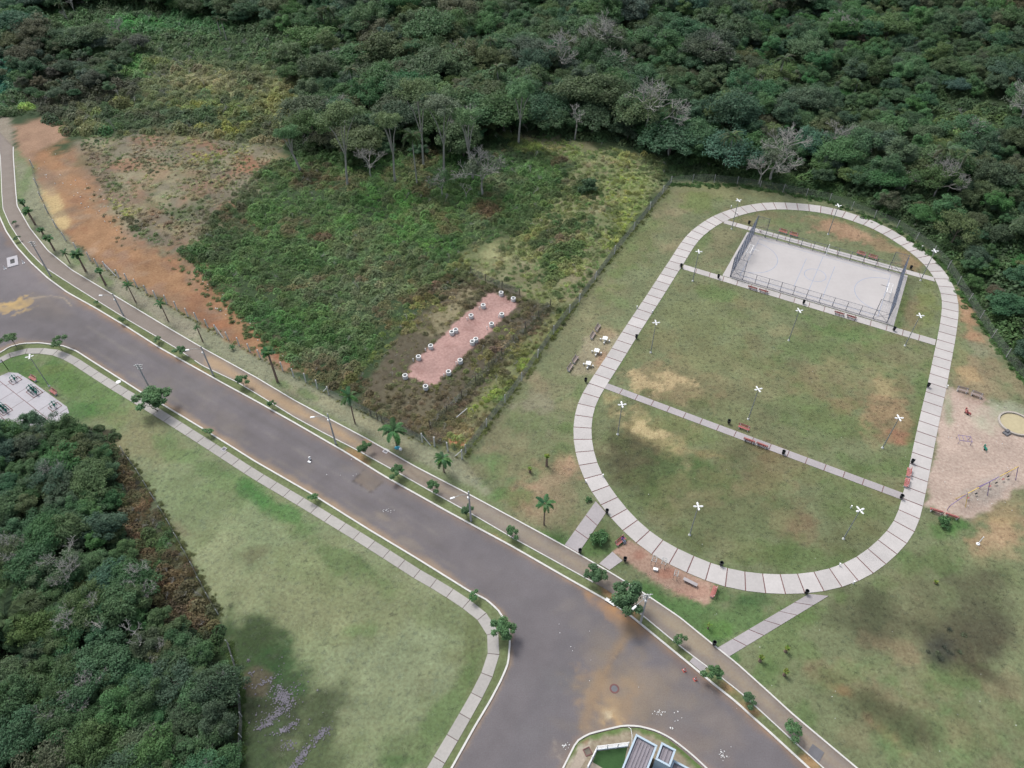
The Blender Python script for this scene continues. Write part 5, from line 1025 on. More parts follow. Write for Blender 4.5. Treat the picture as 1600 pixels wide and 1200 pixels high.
# ------------------------------------------------------------------ notable trees of the forest edge
for bx,by,k,s,fo,tn,l in [(580,277,0,.85,None,None,'bare pale forked tree at the edge of the green hollow'),(754,304,0,1.25,0,'grey','grey half-bare tree standing at the right of the green hollow'),(735,235,1,1.0,None,None,'bare white limbed tree at the foot of the dark woods'),(691,308,0,.75,1,'green','thin white stemmed tree in the green hollow'),(728,312,2,.6,None,None,'short dead stump tree in the green hollow'),
 (1005,226,1,1.5,1,'olive','wide flat-topped tree with white limbs at the forest edge'),(1203,284,1,1.3,0,'grey','big grey leafless tree at the forest edge above the track'),(1185,290,0,.9,None,None,'smaller leafless tree beside the big grey one'),(868,118,1,1.2,0,'grey','grey bare crowned tree in the dark woods, left of two'),(945,100,1,1.3,0,'grey','grey bare crowned tree in the dark woods, right of two'),(898,218,2,1.3,None,None,'small pale bare tree at the shaded forest edge'),(1300,240,0,.9,None,None,'bare white twigged tree among the right-hand forest'),(1585,205,0,1.5,0,'grey','grey bare tree near the right edge of the photo'),
 (90,60,2,.8,None,None,'dead leaning tree in the upper left clearing'),(190,58,0,.7,None,None,'dead spreading tree in the upper left clearing'),(120,25,2,.9,None,None,'pale curved dead trunk at the top left'),
 (28,880,0,.6,0,'grey','bare pale limbed tree in the near woods, left'),(120,905,0,.65,0,'grey','bare pale limbed tree in the near woods, middle'),(225,1010,2,.75,None,None,'white snapped trunk sticking out of the near woods'),(140,985,0,.65,0,'olive','bare twisted branches over the near woods'),]:
    x,y=G(bx,by); bare_tree(x,y,k,s,l,fo,VT[tn] if tn else None,rz=float(rg.uniform(0,6)))
for bx,by,tx,ty,s,l in [(652,290,650,212,1.15,'tall palm with a bare white trunk at the edge of the hollow'),(705,245,705,215,.8,'short palm right of the tall white trunked palm'),(510,60,508,20,1.1,'tall palm in the upper woods, left of a pair'),(521,58,518,14,1.1,'tall palm in the upper woods, right of a pair'),(523,110,522,78,1.2,'drooping palm at the left edge of the dark woods'),(556,58,556,32,1.2,'wide palm in the upper woods right of the pair'),(672,140,672,108,1.1,'palm in a dark gap of the woods'),(355,66,352,30,.7,'slender palm in the upper left clearing, right one'),(346,58,344,28,.6,'slender palm in the upper left clearing, left one'),(105,30,98,6,.8,'slender palm at the top left'),(1260,125,1262,105,1.0,'palm among the right-hand forest'),(1330,160,1340,130,.8,'thin leaning palm in the right-hand forest'),(1525,235,1535,200,.9,'palm near the right edge of the forest'),(30,985,10,968,1.6,'broad palm crown at the left edge of the near woods'),(15,40,5,15,1.0,'palm clump at the left edge, top'),(612,90,612,55,1.0,'thin palm over the middle woods'),(275,5,270,-30,.8,'slender palm at the top edge left')]:
    x,y=G(bx,by); palm(x,y,max(2.5,hfrom(bx,by,tx,ty)),s,l,'wild palms in the woods',nf=16,fr=FRF,tint=(.05,.082,.036),tr=.15)
UMB=[crown_mesh('crown',61,4.4,0,1.5,26,3600,.27),crown_mesh('crown',62,3.6,0,1.7,20,2600,.26)]
def tall_tree(bx,by,tx,ty,k,R_,cn,label,nl_=2):
    x,y=G(bx,by); h=max(7,hfrom(bx,by,tx,ty-14)); r=empty('tall_tree',(x,y,0),0,label,'tree','tall pale-trunked trees at the hollow edge'); rd_=random.Random(int(bx)); m=MB()
    lx=rd_.uniform(-1.2,1.2); z1=h*.42; m.tube([(0,0,-.1),(lx*.4,.1,z1*.5),(lx,.2,z1)],[.34,.27,.22],6)
    for i in range(nl_+2):
        t=2*PI*i/(nl_+2)+rd_.uniform(-.4,.4); q=rd_.uniform(.45,.8)*R_; m.tube([(lx,.2,z1-.2),(lx+math.cos(t)*q*.4,.2+math.sin(t)*q*.4,z1+(h-z1)*.5),(lx+math.cos(t)*q,.2+math.sin(t)*q,h*.93)],[.18,.13,.06],5,cap=False)
    m.link('trunk',mBarkPale,r); c=link('crown',UMB[k],r,(lx,.2,h-1.2),rd_.uniform(0,6)); f=R_/[4.4,3.6][k]; c.scale=(f,f*.9,f); set_tint(c,tuple(1.4*v for v in VT[cn]))
for a in [(543,290,540,185,0,5.2,'olive','broad light green tree with bent pale trunk left of the hollow'),(617,284,614,196,1,3.4,'olive','tree with forked orange-pale trunk above the hollow'),(694,272,690,172,0,4.6,'grey','grey-green feathery tree right of the tall palm trunk'),(662,262,660,150,0,4.6,'olive','tall leafy tree behind the palm trunk'),(739,280,741,190,1,3.6,'mid','leafy tree with thin trunk behind the half-bare tree'),(810,225,812,150,1,4.0,'green','leafy tree at the corner of the yellow hill and hollow'),(470,268,462,215,1,3.0,'green','low spreading tree left of the hollow by the thicket')]: tall_tree(*a)
# ------------------------------------------------------------------ forest
FT=[(-260,-70),(1860,-70),(1860,690),(1650,640),(1600,580),(1565,530),(1530,475),(1490,412),(1455,372),(1410,345),(1335,315),(1290,298),(1210,282),(1130,272),(1060,255),(1030,238),(960,222),(890,215),(830,208),(790,212),(785,236),(755,222),(722,256),(690,236),(662,258),(630,240),(602,262),(575,242),(548,270),(520,246),(496,258),(480,215),(470,150),(440,110),(380,95),(300,75),(230,80),(210,110),(180,150),(90,165),(40,150),(0,135),(-260,150)]
CLEAR=[[(120,10),(250,15),(330,35),(500,70),(470,110),(330,95),(240,85),(150,70),(60,60),(60,30)],[(1440,150),(1570,165),(1580,225),(1500,230),(1440,190)],[(1180,95),(1240,90),(1250,120),(1190,125)]]
NT=[(-260,640),(0,672),(90,668),(140,680),(172,705),(190,780),(212,860),(240,930),(290,985),(335,1020),(355,1080),(360,1140),(362,1230),(340,1300),(-260,1300)]
BR_=[(185,705),(205,722),(252,800),(302,890),(338,957),(330,990),(285,985),(235,930),(205,860),(190,780)]
rng=np.random.default_rng(77)
def scatter_pts(poly,sp,xl,yl,j=.42,clear=()):
    out=[]
    ysn=np.arange(yl[0],yl[1],sp*.87)
    for i,yy in enumerate(ysn):
        xs=np.arange(xl[0],xl[1],sp)+(sp/2 if i%2 else 0); a=np.stack([xs,np.full_like(xs,yy)],1); out.append(a)
    a=np.vstack(out)+rng.uniform(-j,j,(sum(len(o) for o in out),2))*sp
    px,py=proj(a[:,0],a[:,1]); k=(sdpoly(px,py,poly)<0)&(px>-220)&(px<1820)&(a[:,1]>5)
    for c in clear: k&=~(sdpoly(px,py,c)<0)
    return a[k],px[k],py[k]
a1,p1x,p1y=scatter_pts(FT,5.0,(-290,290),(60,345),clear=CLEAR)
a2,p2x,p2y=scatter_pts(NT,2.9,(-110,-10),(8,110),clear=[BR_])
ZC=[(90,'over the bare track at the left'),(180,'over the soil bank'),(270,'over the left of the dry slope'),(360,'over the right of the dry slope'),(450,'over the left end of the thicket'),(530,'left of the hollow'),(600,'over the left of the hollow'),(660,'over the middle of the hollow'),(720,'over the right of the hollow'),(780,'just right of the hollow'),(840,'over the left of the yellow hill'),(900,'over the lone round bush'),(960,'over the top of the yellow hill'),(1020,'over the right of the yellow hill'),(1080,'over the park corner'),(1140,'left of the big grey tree'),(1200,'behind the big grey tree'),(1260,'right of the big grey tree'),(1320,'over the court centre'),(1380,'over the right of the court'),(1440,'over the right track bend'),(1500,'beyond the right track bend'),(1560,'near the right edge'),(3000,'at the right edge')]
def zone(px,py):
    if px<420 and py>600:
        v=['just below the gym plaza','upper part','beside the brown weeds','middle part','low middle part','lower part','by the bottom edge','at the bottom edge'][int(min(7,max(0,(py-650)/75)))]; h='far left' if px<70 else ('left' if px<140 else ('centre' if px<210 else ('right' if px<280 else 'at the fence')))
        return f'in the near woods, {v}, {h}'
    h=[n for m,n in ZC if px<m][0]
    lim=300 if px>1240 else 215
    d=(lim-py)/42
    v='front edge' if d<.6 else ('second rank' if d<1.6 else ('third rank' if d<2.6 else ('deep in the forest' if d<3.8 else 'far back')))
    if px>1400 and py>330: v='beside the fence' if py>440 else 'behind the fence'
    return f'{h}, {v}'
CN={'dark':'dark green','green':'deep green','mid':'mid-green','yellow':'yellow-green','blue':'blue-green','grey':'grey-green','brown':'brownish','fresh':'bright green','olive':'olive green'}
def pick(px,py,x,y):
    n=fbm(np.array([x]),np.array([y]),22,3,40)[0]; n2=rng.random()
    if 40<px<225 and 70<py<200: ch=['dark','brown','dark','grey','brown']
    elif px<560 and py<170: ch=['mid','blue','dark','fresh','olive','mid','green']
    elif px<800 and py<260: ch=['mid','olive','mid','green','dark','olive','olive','mid']
    elif px<1150: ch=['dark','green','olive','dark','mid','blue','dark','green']
    elif py>600: ch=['dark','green','blue','mid','green','dark','olive','green','mid']
    else: ch=['green','mid','dark','blue','mid','brown','olive','green','green','mid','green','fresh','dark','dark','blue']
    return ch[int(n2*len(ch))]
T=[]
for a,px_,py_,near in [(a1,p1x,p1y,0),(a2,p2x,p2y,1)]:
    for (x,y),u,v in zip(a,px_,py_):
        k=int(rng.integers(0,8)); s=float(rng.choice([rng.uniform(.5,.8),rng.uniform(.75,1.05),rng.uniform(1.0,1.45)],p=[.42,.4,.18]))
        if near: s=.3+.24*s
        if not near and v>300: s*=.62
        if not near and u>1150 and v<=300: s*=.78
        if u<230 and 90<v<200 and not near: s*=.6
        cn=pick(u,v,x,y); dist=math.sqrt(x*x+y*y+CH*CH)
        inview=(-30<u<1630)and(-30<v<1225)
        T.append((specs[k][1]*s/dist*(1 if inview else .2),x,y,k,s,cn,u,v,near))
T.sort(key=lambda t:-t[0])
seen={}
print('forest trees',len(T))
pk=[t for t in T[:420] if not t[8] and t[7]<330 and t[7]>20 and -10<t[6]<1610][::22][:16]
for q_,t in enumerate(pk):
    hh_=float(rng.uniform(8.5,12)); palm(t[1]+1,t[2]-1,hh_,float(rng.uniform(.8,1.1)),('tall ' if q_%2 else '')+'wild palm in the woods '+zone(t[6],t[7])+(', leaning' if q_%3==0 else ''),'wild palms in the woods',nf=15,fr=FRF,tint=(.07,.105,.05),tr=.15,lean=(float(rng.uniform(-1,1)),float(rng.uniform(-.6,.6))))
sizew=lambda R:'small' if R<2.3 else ('medium' if R<3.4 else 'broad')
for ap,x,y,k,s,cn,u,v,near in T[:300]:
    R=specs[k][1]*s; tn=jit(VT[cn],rng,.18); l=f'{sizew(R)} {CN[cn]} tree '+zone(u,v); z0=float(rng.uniform(.7,1.05))
    l0=l; seen[l0]=seen.get(l0,0)+1
    if seen[l0]>1: l=(['','taller ','lower ','narrower ','wider '][min(4,seen[l0]-1)]+l0); z0={2:1.2,3:.62}.get(seen[l0],z0)
    forest_tree(x,y,k,s,tn,l,'broadleaf trees of the woods',float(rng.uniform(0,6.28)),sz=s*z0)
# ---- scatter object with instances (stuff that nobody could count)
def scatter(name,label,pts,rot,scl,tint,idx,srcs):
    me=bpy.data.meshes.new(name); n=len(pts); me.vertices.add(n); me.vertices.foreach_set('co',np.asarray(pts,np.float32).ravel())
    a=me.attributes.new('rot','FLOAT_VECTOR','POINT'); a.data.foreach_set('vector',np.asarray(rot,np.float32).ravel())
    a=me.attributes.new('scl','FLOAT_VECTOR','POINT'); a.data.foreach_set('vector',np.asarray(scl,np.float32).ravel())
    a=me.attributes.new('idx','INT','POINT'); a.data.foreach_set('value',np.asarray(idx,np.int32))
    a=me.attributes.new('tint','FLOAT_COLOR','POINT'); c=np.ones((n,4),np.float32); c[:,:3]=tint; a.data.foreach_set('color',c.ravel())
    o=link(name,me); tag(o,label,kind='stuff')
    ng=bpy.data.node_groups.new(name+'_nodes','GeometryNodeTree'); ng.interface.new_socket('Geometry',in_out='INPUT',socket_type='NodeSocketGeometry'); ng.interface.new_socket('Geometry',in_out='OUTPUT',socket_type='NodeSocketGeometry')
    N=ng.nodes; gi=N.new('NodeGroupInput'); go=N.new('NodeGroupOutput'); iop=N.new('GeometryNodeInstanceOnPoints'); jn=N.new('GeometryNodeJoinGeometry')
    for s in reversed(srcs):
        so=bpy.data.objects.new(s.name+'_source',s); oi=N.new('GeometryNodeObjectInfo'); oi.inputs['Object'].default_value=so; oi.inputs['As Instance'].default_value=True; ng.links.new(oi.outputs['Geometry'],jn.inputs[0])
    def na(nm,t): q=N.new('GeometryNodeInputNamedAttribute'); q.data_type=t; q.inputs['Name'].default_value=nm; return q.outputs['Attribute']
    iop.inputs['Pick Instance'].default_value=True
    ng.links.new(gi.outputs[0],iop.inputs['Points']); ng.links.new(jn.outputs[0],iop.inputs['Instance']); ng.links.new(na('idx','INT'),iop.inputs['Instance Index'])
    e2=N.new('FunctionNodeEulerToRotation'); ng.links.new(na('rot','FLOAT_VECTOR'),e2.inputs[0]); ng.links.new(e2.outputs[0],iop.inputs['Rotation']); ng.links.new(na('scl','FLOAT_VECTOR'),iop.inputs['Scale'])
    ng.links.new(iop.outputs[0],go.inputs[0]); md=o.modifiers.new('scatter','NODES'); md.node_group=ng
    return o
rest=T[300:]
if rest:
    scatter('forest_canopy','far and hidden trees that fill the forest behind the nearer ones',[(t[1],t[2],0) for t in rest],[(0,0,rng.uniform(0,6.28)) for t in rest],[(t[4],t[4],t[4]*.95) for t in rest],[jit(VT[t[5]],rng,.2) for t in rest],[t[3] for t in rest],CR)
print('forest',time.time()-T0)
# ------------------------------------------------------------------ thickets, weeds and grass tufts
def clump(name,seed,R,H,n,ls,asp=.8):
    rg_=np.random.default_rng(seed); th=rg_.uniform(0,2*PI,n); r=R*np.sqrt(rg_.random(n)); z=H*(1-(r/R)**2)*rg_.uniform(.45,1.05,n)
    pos=np.stack([r*np.cos(th),r*np.sin(th),z],1); nr=np.stack([np.cos(th)*r/R,np.sin(th)*r/R,np.full(n,1.5)],1)+rg_.normal(size=(n,3))*.5
    v,f=quads_at(pos,nr,ls*rg_.uniform(.6,1.4,n),asp,rg_); return mesh(name,v,f,mLeaf,vals=np.repeat(rg_.uniform(.65,1.4,n),4))
def tuft(name,seed,R,H,n,wd):
    rg_=np.random.default_rng(seed); V=[];
    for i in range(n):
        t=rg_.uniform(0,2*PI); r=R*.5*math.sqrt(rg_.random()); b=np.array([r*math.cos(t),r*math.sin(t),0]); a=rg_.uniform(0,2*PI); l=rg_.uniform(.3,1)*R; e=b+np.array([l*1.5*math.cos(a),l*1.5*math.sin(a),H*rg_.uniform(.25,.8)]); w_=np.array([-math.sin(a),math.cos(a),0])*wd
        V+=[b-w_,b+w_,e+w_*.25,e-w_*.25]
    V=np.array(V); return mesh(name,V,np.arange(len(V)).reshape(-1,4),mLeaf,vals=np.repeat(rg_.uniform(.7,1.35,n),4))
CL=[clump('shrub',51,1.0,.95,260,.17),clump('shrub',52,1.0,.7,200,.15),clump('weed',53,.9,.45,160,.12,1.0),tuft('tuft',54,.7,.8,90,.035),tuft('tuft',55,.6,.5,70,.03),bare_mesh('twigs',56,1.5,.9,4,.025,mBarkPale)]
# vegetation colour and kind over the rough ground: tint layers reuse the same map engine; the 4th value picks height
GRN=(.040,.074,.030)
Lv=Layers((1,1,1.05))
def VB(r,g,b,k=2.25): return tuple(float(x)*k for x in lin((r,g,b))/KG)
Lv.poly([(-400,-200),(1950,-200),(1950,700),(1640,640),(1500,440),(1290,300),(1040,250),(800,215),(560,215),(440,120),(230,80),(-400,160)],VB(62,82,54),6,1,6,4); Lv.poly(NT,VB(58,76,52),4,1,4,3)
for x_,y_,q_ in [(1500,200,70),(1210,110,40),(1400,60,60),(950,40,50),(1330,230,40),(650,60,60)]: Lv.ell(x_,y_,q_,q_*.3,VB(84,104,60),.8)
Lv.poly([(-100,60),(520,60),(520,130),(330,180),(230,180),(60,180),(-100,180)],VB(74,96,62),12,1,12,6)
Lv.poly([(60,90),(210,90),(235,140),(180,190),(60,185),(30,130)],VB(66,72,56),6,1,6,4)
Lv.ell(0,110,30,40,VB(56,106,86),1); Lv.ell(230,110,50,14,VB(84,122,68),1); Lv.ell(280,40,90,14,VB(68,108,66),.8); Lv.ell(100,40,80,18,VB(70,100,60),.8); Lv.ell(210,40,40,12,VB(70,122,66),.9); Lv.ell(40,168,14,5,VB(116,138,70),1)
Lv.poly([(230,90),(500,110),(500,180),(430,215),(330,190),(220,165)],VB(98,108,74),8,1,10,5)
Lv.ell(350,130,90,16,VB(122,120,88),.9,.1); Lv.ell(440,160,50,30,VB(112,116,76),.85); Lv.ell(330,170,60,10,VB(118,128,60),.7,.1)
Lv.poly([(100,180),(230,165),(330,175),(420,190),(400,230),(330,215),(240,215),(130,215)],VB(70,88,60),8,1,8,5)
Lv.ell(270,215,60,10,VB(110,108,82),.7); Lv.ell(350,215,50,14,VB(126,130,60),.8,-.4); Lv.poly([(125,210),(440,215),(435,280),(300,390),(160,310)],VB(116,110,88),6,.9,8,4); Lv.ell(170,240,40,14,VB(100,88,78),.8); Lv.ell(340,245,60,10,VB(134,138,70),.8,-.3); Lv.ell(290,300,50,14,VB(104,108,72),.8,-.4); Lv.ell(380,250,30,12,VB(140,112,88),.7); Lv.ell(230,300,40,26,VB(116,120,92),.7); Lv.ell(260,345,60,10,VB(96,98,64),.7,-.5)
Lv.poly([(280,390),(350,320),(400,290),(470,240),(560,240),(560,290),(420,370),(360,440),(300,425)],VB(66,82,52),10,1,12,5)
Lv.poly([(420,260),(540,230),(660,250),(760,290),(850,240),(890,265),(860,330),(760,380),(720,400),(700,440),(600,520),(560,600),(500,600),(440,560),(380,500),(330,440),(380,380)],VB(80,106,62),10,1,12,5)
Lv.poly([(560,300),(650,295),(720,310),(740,350),(700,385),(600,400),(520,350)],VB(82,122,62),10,.9,12,5)
Lv.poly([(480,260),(760,300),(850,300),(800,250),(700,235),(560,245)],VB(64,96,52),8,.8,8,5)
Lv.ell(600,430,90,40,VB(96,110,78),.8,.3,.5,.6,4); Lv.ell(560,480,60,30,VB(98,108,80),.8,.2,.5,.6,4); Lv.ell(450,420,70,40,VB(68,88,54),.8,.3,.5,.6,4)
Lv.ell(520,560,40,40,VB(62,96,52),.8); Lv.ell(440,510,50,24,VB(58,92,52),.8,.5)
for x,y,rx,ry in [(500,370,18,8),(640,470,18,8),(690,440,20,8),(600,500,16,12),(760,330,24,14),(610,270,16,8),(480,440,16,8),(640,520,14,10),(720,410,20,8),(450,480,12,7)]: Lv.ell(x,y,rx,ry,VB(96,70,56),.8)
for x,y,rx,ry in [(560,580,40,8),(610,540,30,7),(650,480,26,7),(540,605,20,6)]: Lv.ell(x,y,rx,ry,VB(112,128,62),.8,-.8)
Lv.poly([(770,208),(860,216),(960,232),(1045,258),(1030,290),(985,350),(905,470),(860,485),(800,455),(735,430),(722,400),(800,365),(880,300),(900,255)],VB(98,110,72),8,1,8,4)
Lv.poly([(820,290),(880,270),(930,300),(920,350),(890,420),(850,440),(840,380),(790,350)],VB(72,94,54),8,.85,12,4)
Lv.ell(970,330,30,50,VB(124,134,64),.7,.3); Lv.ell(870,230,60,10,VB(118,130,68),.7,.1); Lv.ell(780,410,44,24,VB(124,122,92),.8); Lv.ell(880,450,26,26,VB(84,104,60),.7); Lv.ell(940,430,14,30,VB(90,116,60),.7,.6)
Lv.poly([(735,432),(800,455),(860,490),(800,560),(740,640),(700,700),(620,670),(556,632),(600,560),(660,490)],VB(88,84,62),8,1,8,4)
Lv.ell(710,630,50,30,VB(98,84,70),.8,-.8); Lv.ell(800,540,60,20,VB(104,88,74),.85,-.8); Lv.ell(640,640,60,24,VB(108,100,74),.7,.3); Lv.ell(620,560,30,20,VB(96,98,66),.7)
Lv.poly([(870,490),(905,472),(833,568),(725,712),(690,690),(730,640),(790,580)],VB(104,112,68),5,1,6,3)
Lv.line([(870,520),(800,590),(740,640)],6,VB(120,138,60),5,.8,4)
Lv.poly(BR_,VB(84,76,56),8,.9,8,3); Lv.ell(290,870,14,40,VB(84,74,56),.6,-.5); Lv.ell(225,800,14,20,VB(84,72,56),.6)
# right-hand forest edge weeds
Lv.poly([(1040,255),(1150,275),(1260,298),(1340,318),(1400,345),(1460,385),(1500,440),(1560,530),(1620,610),(1640,600),(1500,400),(1300,280),(1100,250)],VB(62,84,50),6,1,6,3)
AREAS=[
([(815,290),(880,268),(935,300),(925,350),(900,420),(860,445),(835,390),(790,360)],1.3,(3,3,1,0,0,.1),(.7,1.35)),
([(722,392),(745,425),(735,440),(700,462),(655,490),(600,540),(556,600),(530,600),(560,560),(610,510),(690,440)],1.1,(1.5,2,3,1,1,.2),(.6,1.05)),
([(1000,238),(1052,252),(1130,268),(1210,282),(1300,296),(1290,310),(1160,287),(1052,280),(1030,288)],1.2,(2,3,3,1,1,.1),(.6,1.2)),
([(560,640),(660,688),(700,700),(722,705),(760,660),(728,640),(640,650),(580,620)],1.0,(.6,1.5,3,2,2,.3),(.5,.9)), # polygon, spacing, kinds (weights), scale range
([(-200,50),(520,60),(560,140),(545,250),(480,260),(440,230),(330,215),(230,210),(110,215),(60,180),(-200,200)],1.9,(3,3,2,1,1,.35),(1.0,2.0)),
([(280,395),(350,320),(420,255),(520,225),(700,222),(800,208),(885,250),(860,330),(760,385),(715,405),(700,440),(600,520),(530,610),(484,588),(420,538),(370,490),(330,445)],1.15,(2,3,4,1,1,.12),(.75,1.35)),
([(130,212),(240,207),(440,222),(435,275),(360,330),(305,390),(215,376),(162,300),(125,232)],1.0,(.12,.35,1.2,3,4,.2),(.35,.85)),
([(770,208),(860,216),(960,232),(1045,258),(1035,285),(985,350),(902,462),(862,480),(800,453),(735,428),(722,400),(800,365),(880,300)],1.0,(.5,1.1,2,3,4,.08),(.45,1.0)),
([(860,485),(905,472),(833,566),(728,708),(700,700),(660,686),(600,656),(556,634),(530,610),(600,520),(660,480),(735,430)],1.05,(.5,1,3,3,3,.5),(.5,.95)),
([(1040,250),(1150,272),(1260,294),(1340,312),(1400,340),(1460,378),(1500,432),(1560,522),(1620,600),(1640,560),(1500,380),(1300,270),(1100,240)],1.15,(2,3,3,1,1,.1),(.6,1.3)),
(FT,2.7,(3,3,1,0,0,.12),(1.3,2.6)),
(NT,1.7,(3,3,1,0,0,.25),(.9,1.7)),
(BR_,0.95,(.6,2,3,2,2,1),(.5,.9)),
([(60,655),(180,668),(215,780),(240,860),(330,950),(360,1020),(368,1080),(372,1200),(330,1200),(300,1000),(200,860),(150,720),(60,700)],1.5,(3,3,1,0,0,.5),(.7,1.2)),
]
patches(Lv,HILL,110,[VB(82,98,58),VB(70,90,54),VB(120,124,76),VB(126,118,92),VB(100,108,66),VB(72,92,56)],8,26,(.5,.9),8)
patches(Lv,SLP,90,[VB(84,98,64),VB(112,106,82),VB(120,118,88),VB(72,90,56),VB(128,130,76),VB(110,92,76)],8,30,(.5,.9),9)
patches(Lv,[(280,395),(350,320),(420,255),(700,225),(885,250),(860,330),(700,440),(530,600),(420,535),(330,440)],130,[VB(74,92,58),VB(92,106,72),VB(104,112,84),VB(64,96,52),VB(88,84,64),VB(76,106,60),VB(98,78,62)],10,34,(.35,.8),10)
patches(Lv,[(860,485),(905,472),(728,708),(556,634),(600,520),(735,430)],70,[VB(104,94,76),VB(84,80,60),VB(116,104,84),VB(88,98,62),VB(118,124,68)],10,30,(.4,.8),11)
patches(Lv,BR_,24,[VB(88,74,56),VB(76,82,54),VB(92,76,58),VB(64,88,54)],8,24,(.5,.9),12)
patches(Lv,[(60,90),(500,100),(480,250),(110,215)],80,[VB(80,86,64),VB(70,96,60),VB(110,112,76),VB(122,126,70),VB(64,82,58)],10,34,(.4,.8),13)
clear_pk=[(p[0],p[1]) for p in PINK]
P3=[];R3=[];S3=[];C3=[];I3=[]
for poly,sp,wt,srg in AREAS:
    A3,ax_,ay_=scatter_pts(poly,sp,(-240,140),(20,340),.5,clear=[clear_pk])
    wt=np.array(wt,float)/sum(wt); n=len(A3)
    ix=rng.choice(6,n,p=wt); s=rng.uniform(srg[0],srg[1],n)*(0.75+0.5*(fbm(A3[:,0],A3[:,1],6,2,60)+.5).clip(0,1))
    cc=Lv.ev(A3[:,0],A3[:,1],GRN); cc=np.where((ix>=3)[:,None]&(poly[0][0] in(130,770)),cc*1.35,cc); cc=cc*(1+fbm(A3[:,0],A3[:,1],2.5,2,61)[:,None]*.3)*rng.uniform(.78,1.25,(n,1))*(1+rng.normal(size=(n,3))*.05)
    # thin out so that ground shows in patches of the dry areas
    if poly[0][0] in(130,770): keep=fbm(A3[:,0],A3[:,1],4,3,62)>-.4
    else: keep=np.ones(n,bool)
    z=0
    for k in np.where(keep)[0]:
        P3.append((A3[k,0],A3[k,1],-.03)); R3.append((0,0,rng.uniform(0,6.28))); S3.append((s[k],s[k],s[k]*rng.uniform(.8,1.3))); C3.append(cc[k]); I3.append(ix[k])
print('weeds',len(P3))
# soil-bank scattered tufts and fence-foot weeds
def along(pts,n,wd,kinds,sc,colr):
    W=resample(GL(pts),.5)
    for i in range(n):
        q=W[rng.integers(len(W))]+rng.normal(size=2)*wd; P3.append((q[0],q[1],0)); s=rng.uniform(*sc); R3.append((0,0,rng.uniform(0,6.28))); S3.append((s,s,s)); C3.append(np.array(colr)*rng.uniform(.75,1.3)); I3.append(int(rng.choice(kinds)))
along([(724,714),(798,619),(877,505),(960,397),(1048,288)],330,.35,[2,3,4],(.3,.7),VB(96,104,64))
along([(1048,288),(1160,290),(1290,313),(1407,360),(1478,418),(1545,523),(1620,615)],420,.6,[1,2,3],(.35,.9),VB(62,88,50))
along([(193,708),(255,803),(305,893),(341,960)],160,.4,[2,3,4],(.3,.6),VB(78,84,54)); along([(358,1008),(375,1082),(379,1130),(375,1205)],140,.3,[2,3],(.3,.6),VB(66,84,48))
along([(125,228),(160,258),(178,312),(208,368),(262,405)],110,2.2,[2,3,4],(.25,.7),VB(98,94,72)); along([(262,405),(330,452),(372,503),(425,545),(480,575)],120,1.0,[1,2,3],(.3,.8),VB(78,92,58))
along([(141,407),(245,467),(374,540),(478,597),(514,617),(597,660),(722,717)],160,.3,[3,4],(.2,.5),VB(112,112,76))
along([(860,478),(760,580),(672,668)],220,.5,[1,2,5],(.4,.8),VB(82,84,64))
scatter('undergrowth','shrubs, weeds and tall grass covering the rough ground',P3,R3,S3,np.array(C3),I3,CL)
# short grass tufts on the lawns
A4,qx,qy=scatter_pts([(900,300),(1500,300),(1640,620),(1700,1300),(1400,1300),(700,720)],1.05,(-60,110),(20,190),.5)
A5,rx_,ry_=scatter_pts([(0,560),(110,566),(400,752),(680,924),(766,1010),(620,1300),(400,1300),(371,1050),(255,800),(180,672),(110,662)],.95,(-110,5),(15,110),.5)
A6,_,_=scatter_pts([(27,250),(85,350),(215,450),(407,560),(560,640),(722,714),(800,770),(700,745),(400,588),(162,450),(27,322)],.9,(-170,0),(40,190),.5)
AL=np.vstack([A4,A5,A6]); px_,py_=proj(AL[:,0],AL[:,1])
d=np.full(len(AL),1e9); 
for poly in ([tuple(p) for p in trk_out],):
    so=sdpoly(AL[:,0],AL[:,1],poly); si=sdpoly(AL[:,0],AL[:,1],[tuple(p) for p in trk_in]); ok=~((so<.25)&(si>-.25))
def off(poly,mrg=.2):
    global ok; ok&=sdpoly(AL[:,0],AL[:,1],poly)>mrg
off([P(-21.6,128.2),P(12.9,128.2),P(12.9,148.9),P(-21.6,148.9)]); off(GL(SANDP)); off(road_poly); off([tuple(p) for p in rk2]+[tuple(p) for p in rk3[::-1]]); off(W_:=[tuple(p) for p in GL(PZ)]); off(GL([(982,844),(1113,910),(1110,942),(957,863)])); off(GL([(882,852),(931,783),(947,801),(904,864)])); off(GL([(1120,1013),(1264,928),(1295,931),(1139,1026)])); off(GL([(944,607),(1409,781),(1412,771),(949,599)])); off(GL([(1066,421),(1461,540),(1463,531),(1068,413)])); off(GL([(1130,349),(1461,441),(1459,433),(1133,343)])); off(isl)
ok&=np.abs(sdline(AL[:,0],AL[:,1],[tuple(p) for p in fc]))>1.0
AL=AL[ok]; cc=Lg.ev(AL[:,0],AL[:,1],LAWN)*rng.uniform(1.0,1.65,(len(AL),1)); n=len(AL); print('lawn tufts',n)
s=rng.uniform(.18,.42,n)
scatter('lawn_grass','short grass tufts over the lawns',np.column_stack([AL,np.zeros(n)]),np.column_stack([np.zeros((n,2)),rng.uniform(0,6.28,n)]),np.column_stack([s*1.3,s*1.3,s*.35]),cc,rng.integers(0,2,n),[tuft('lawn_tuft',71,.8,.5,26,.04),tuft('lawn_tuft',72,.7,.5,20,.04)])
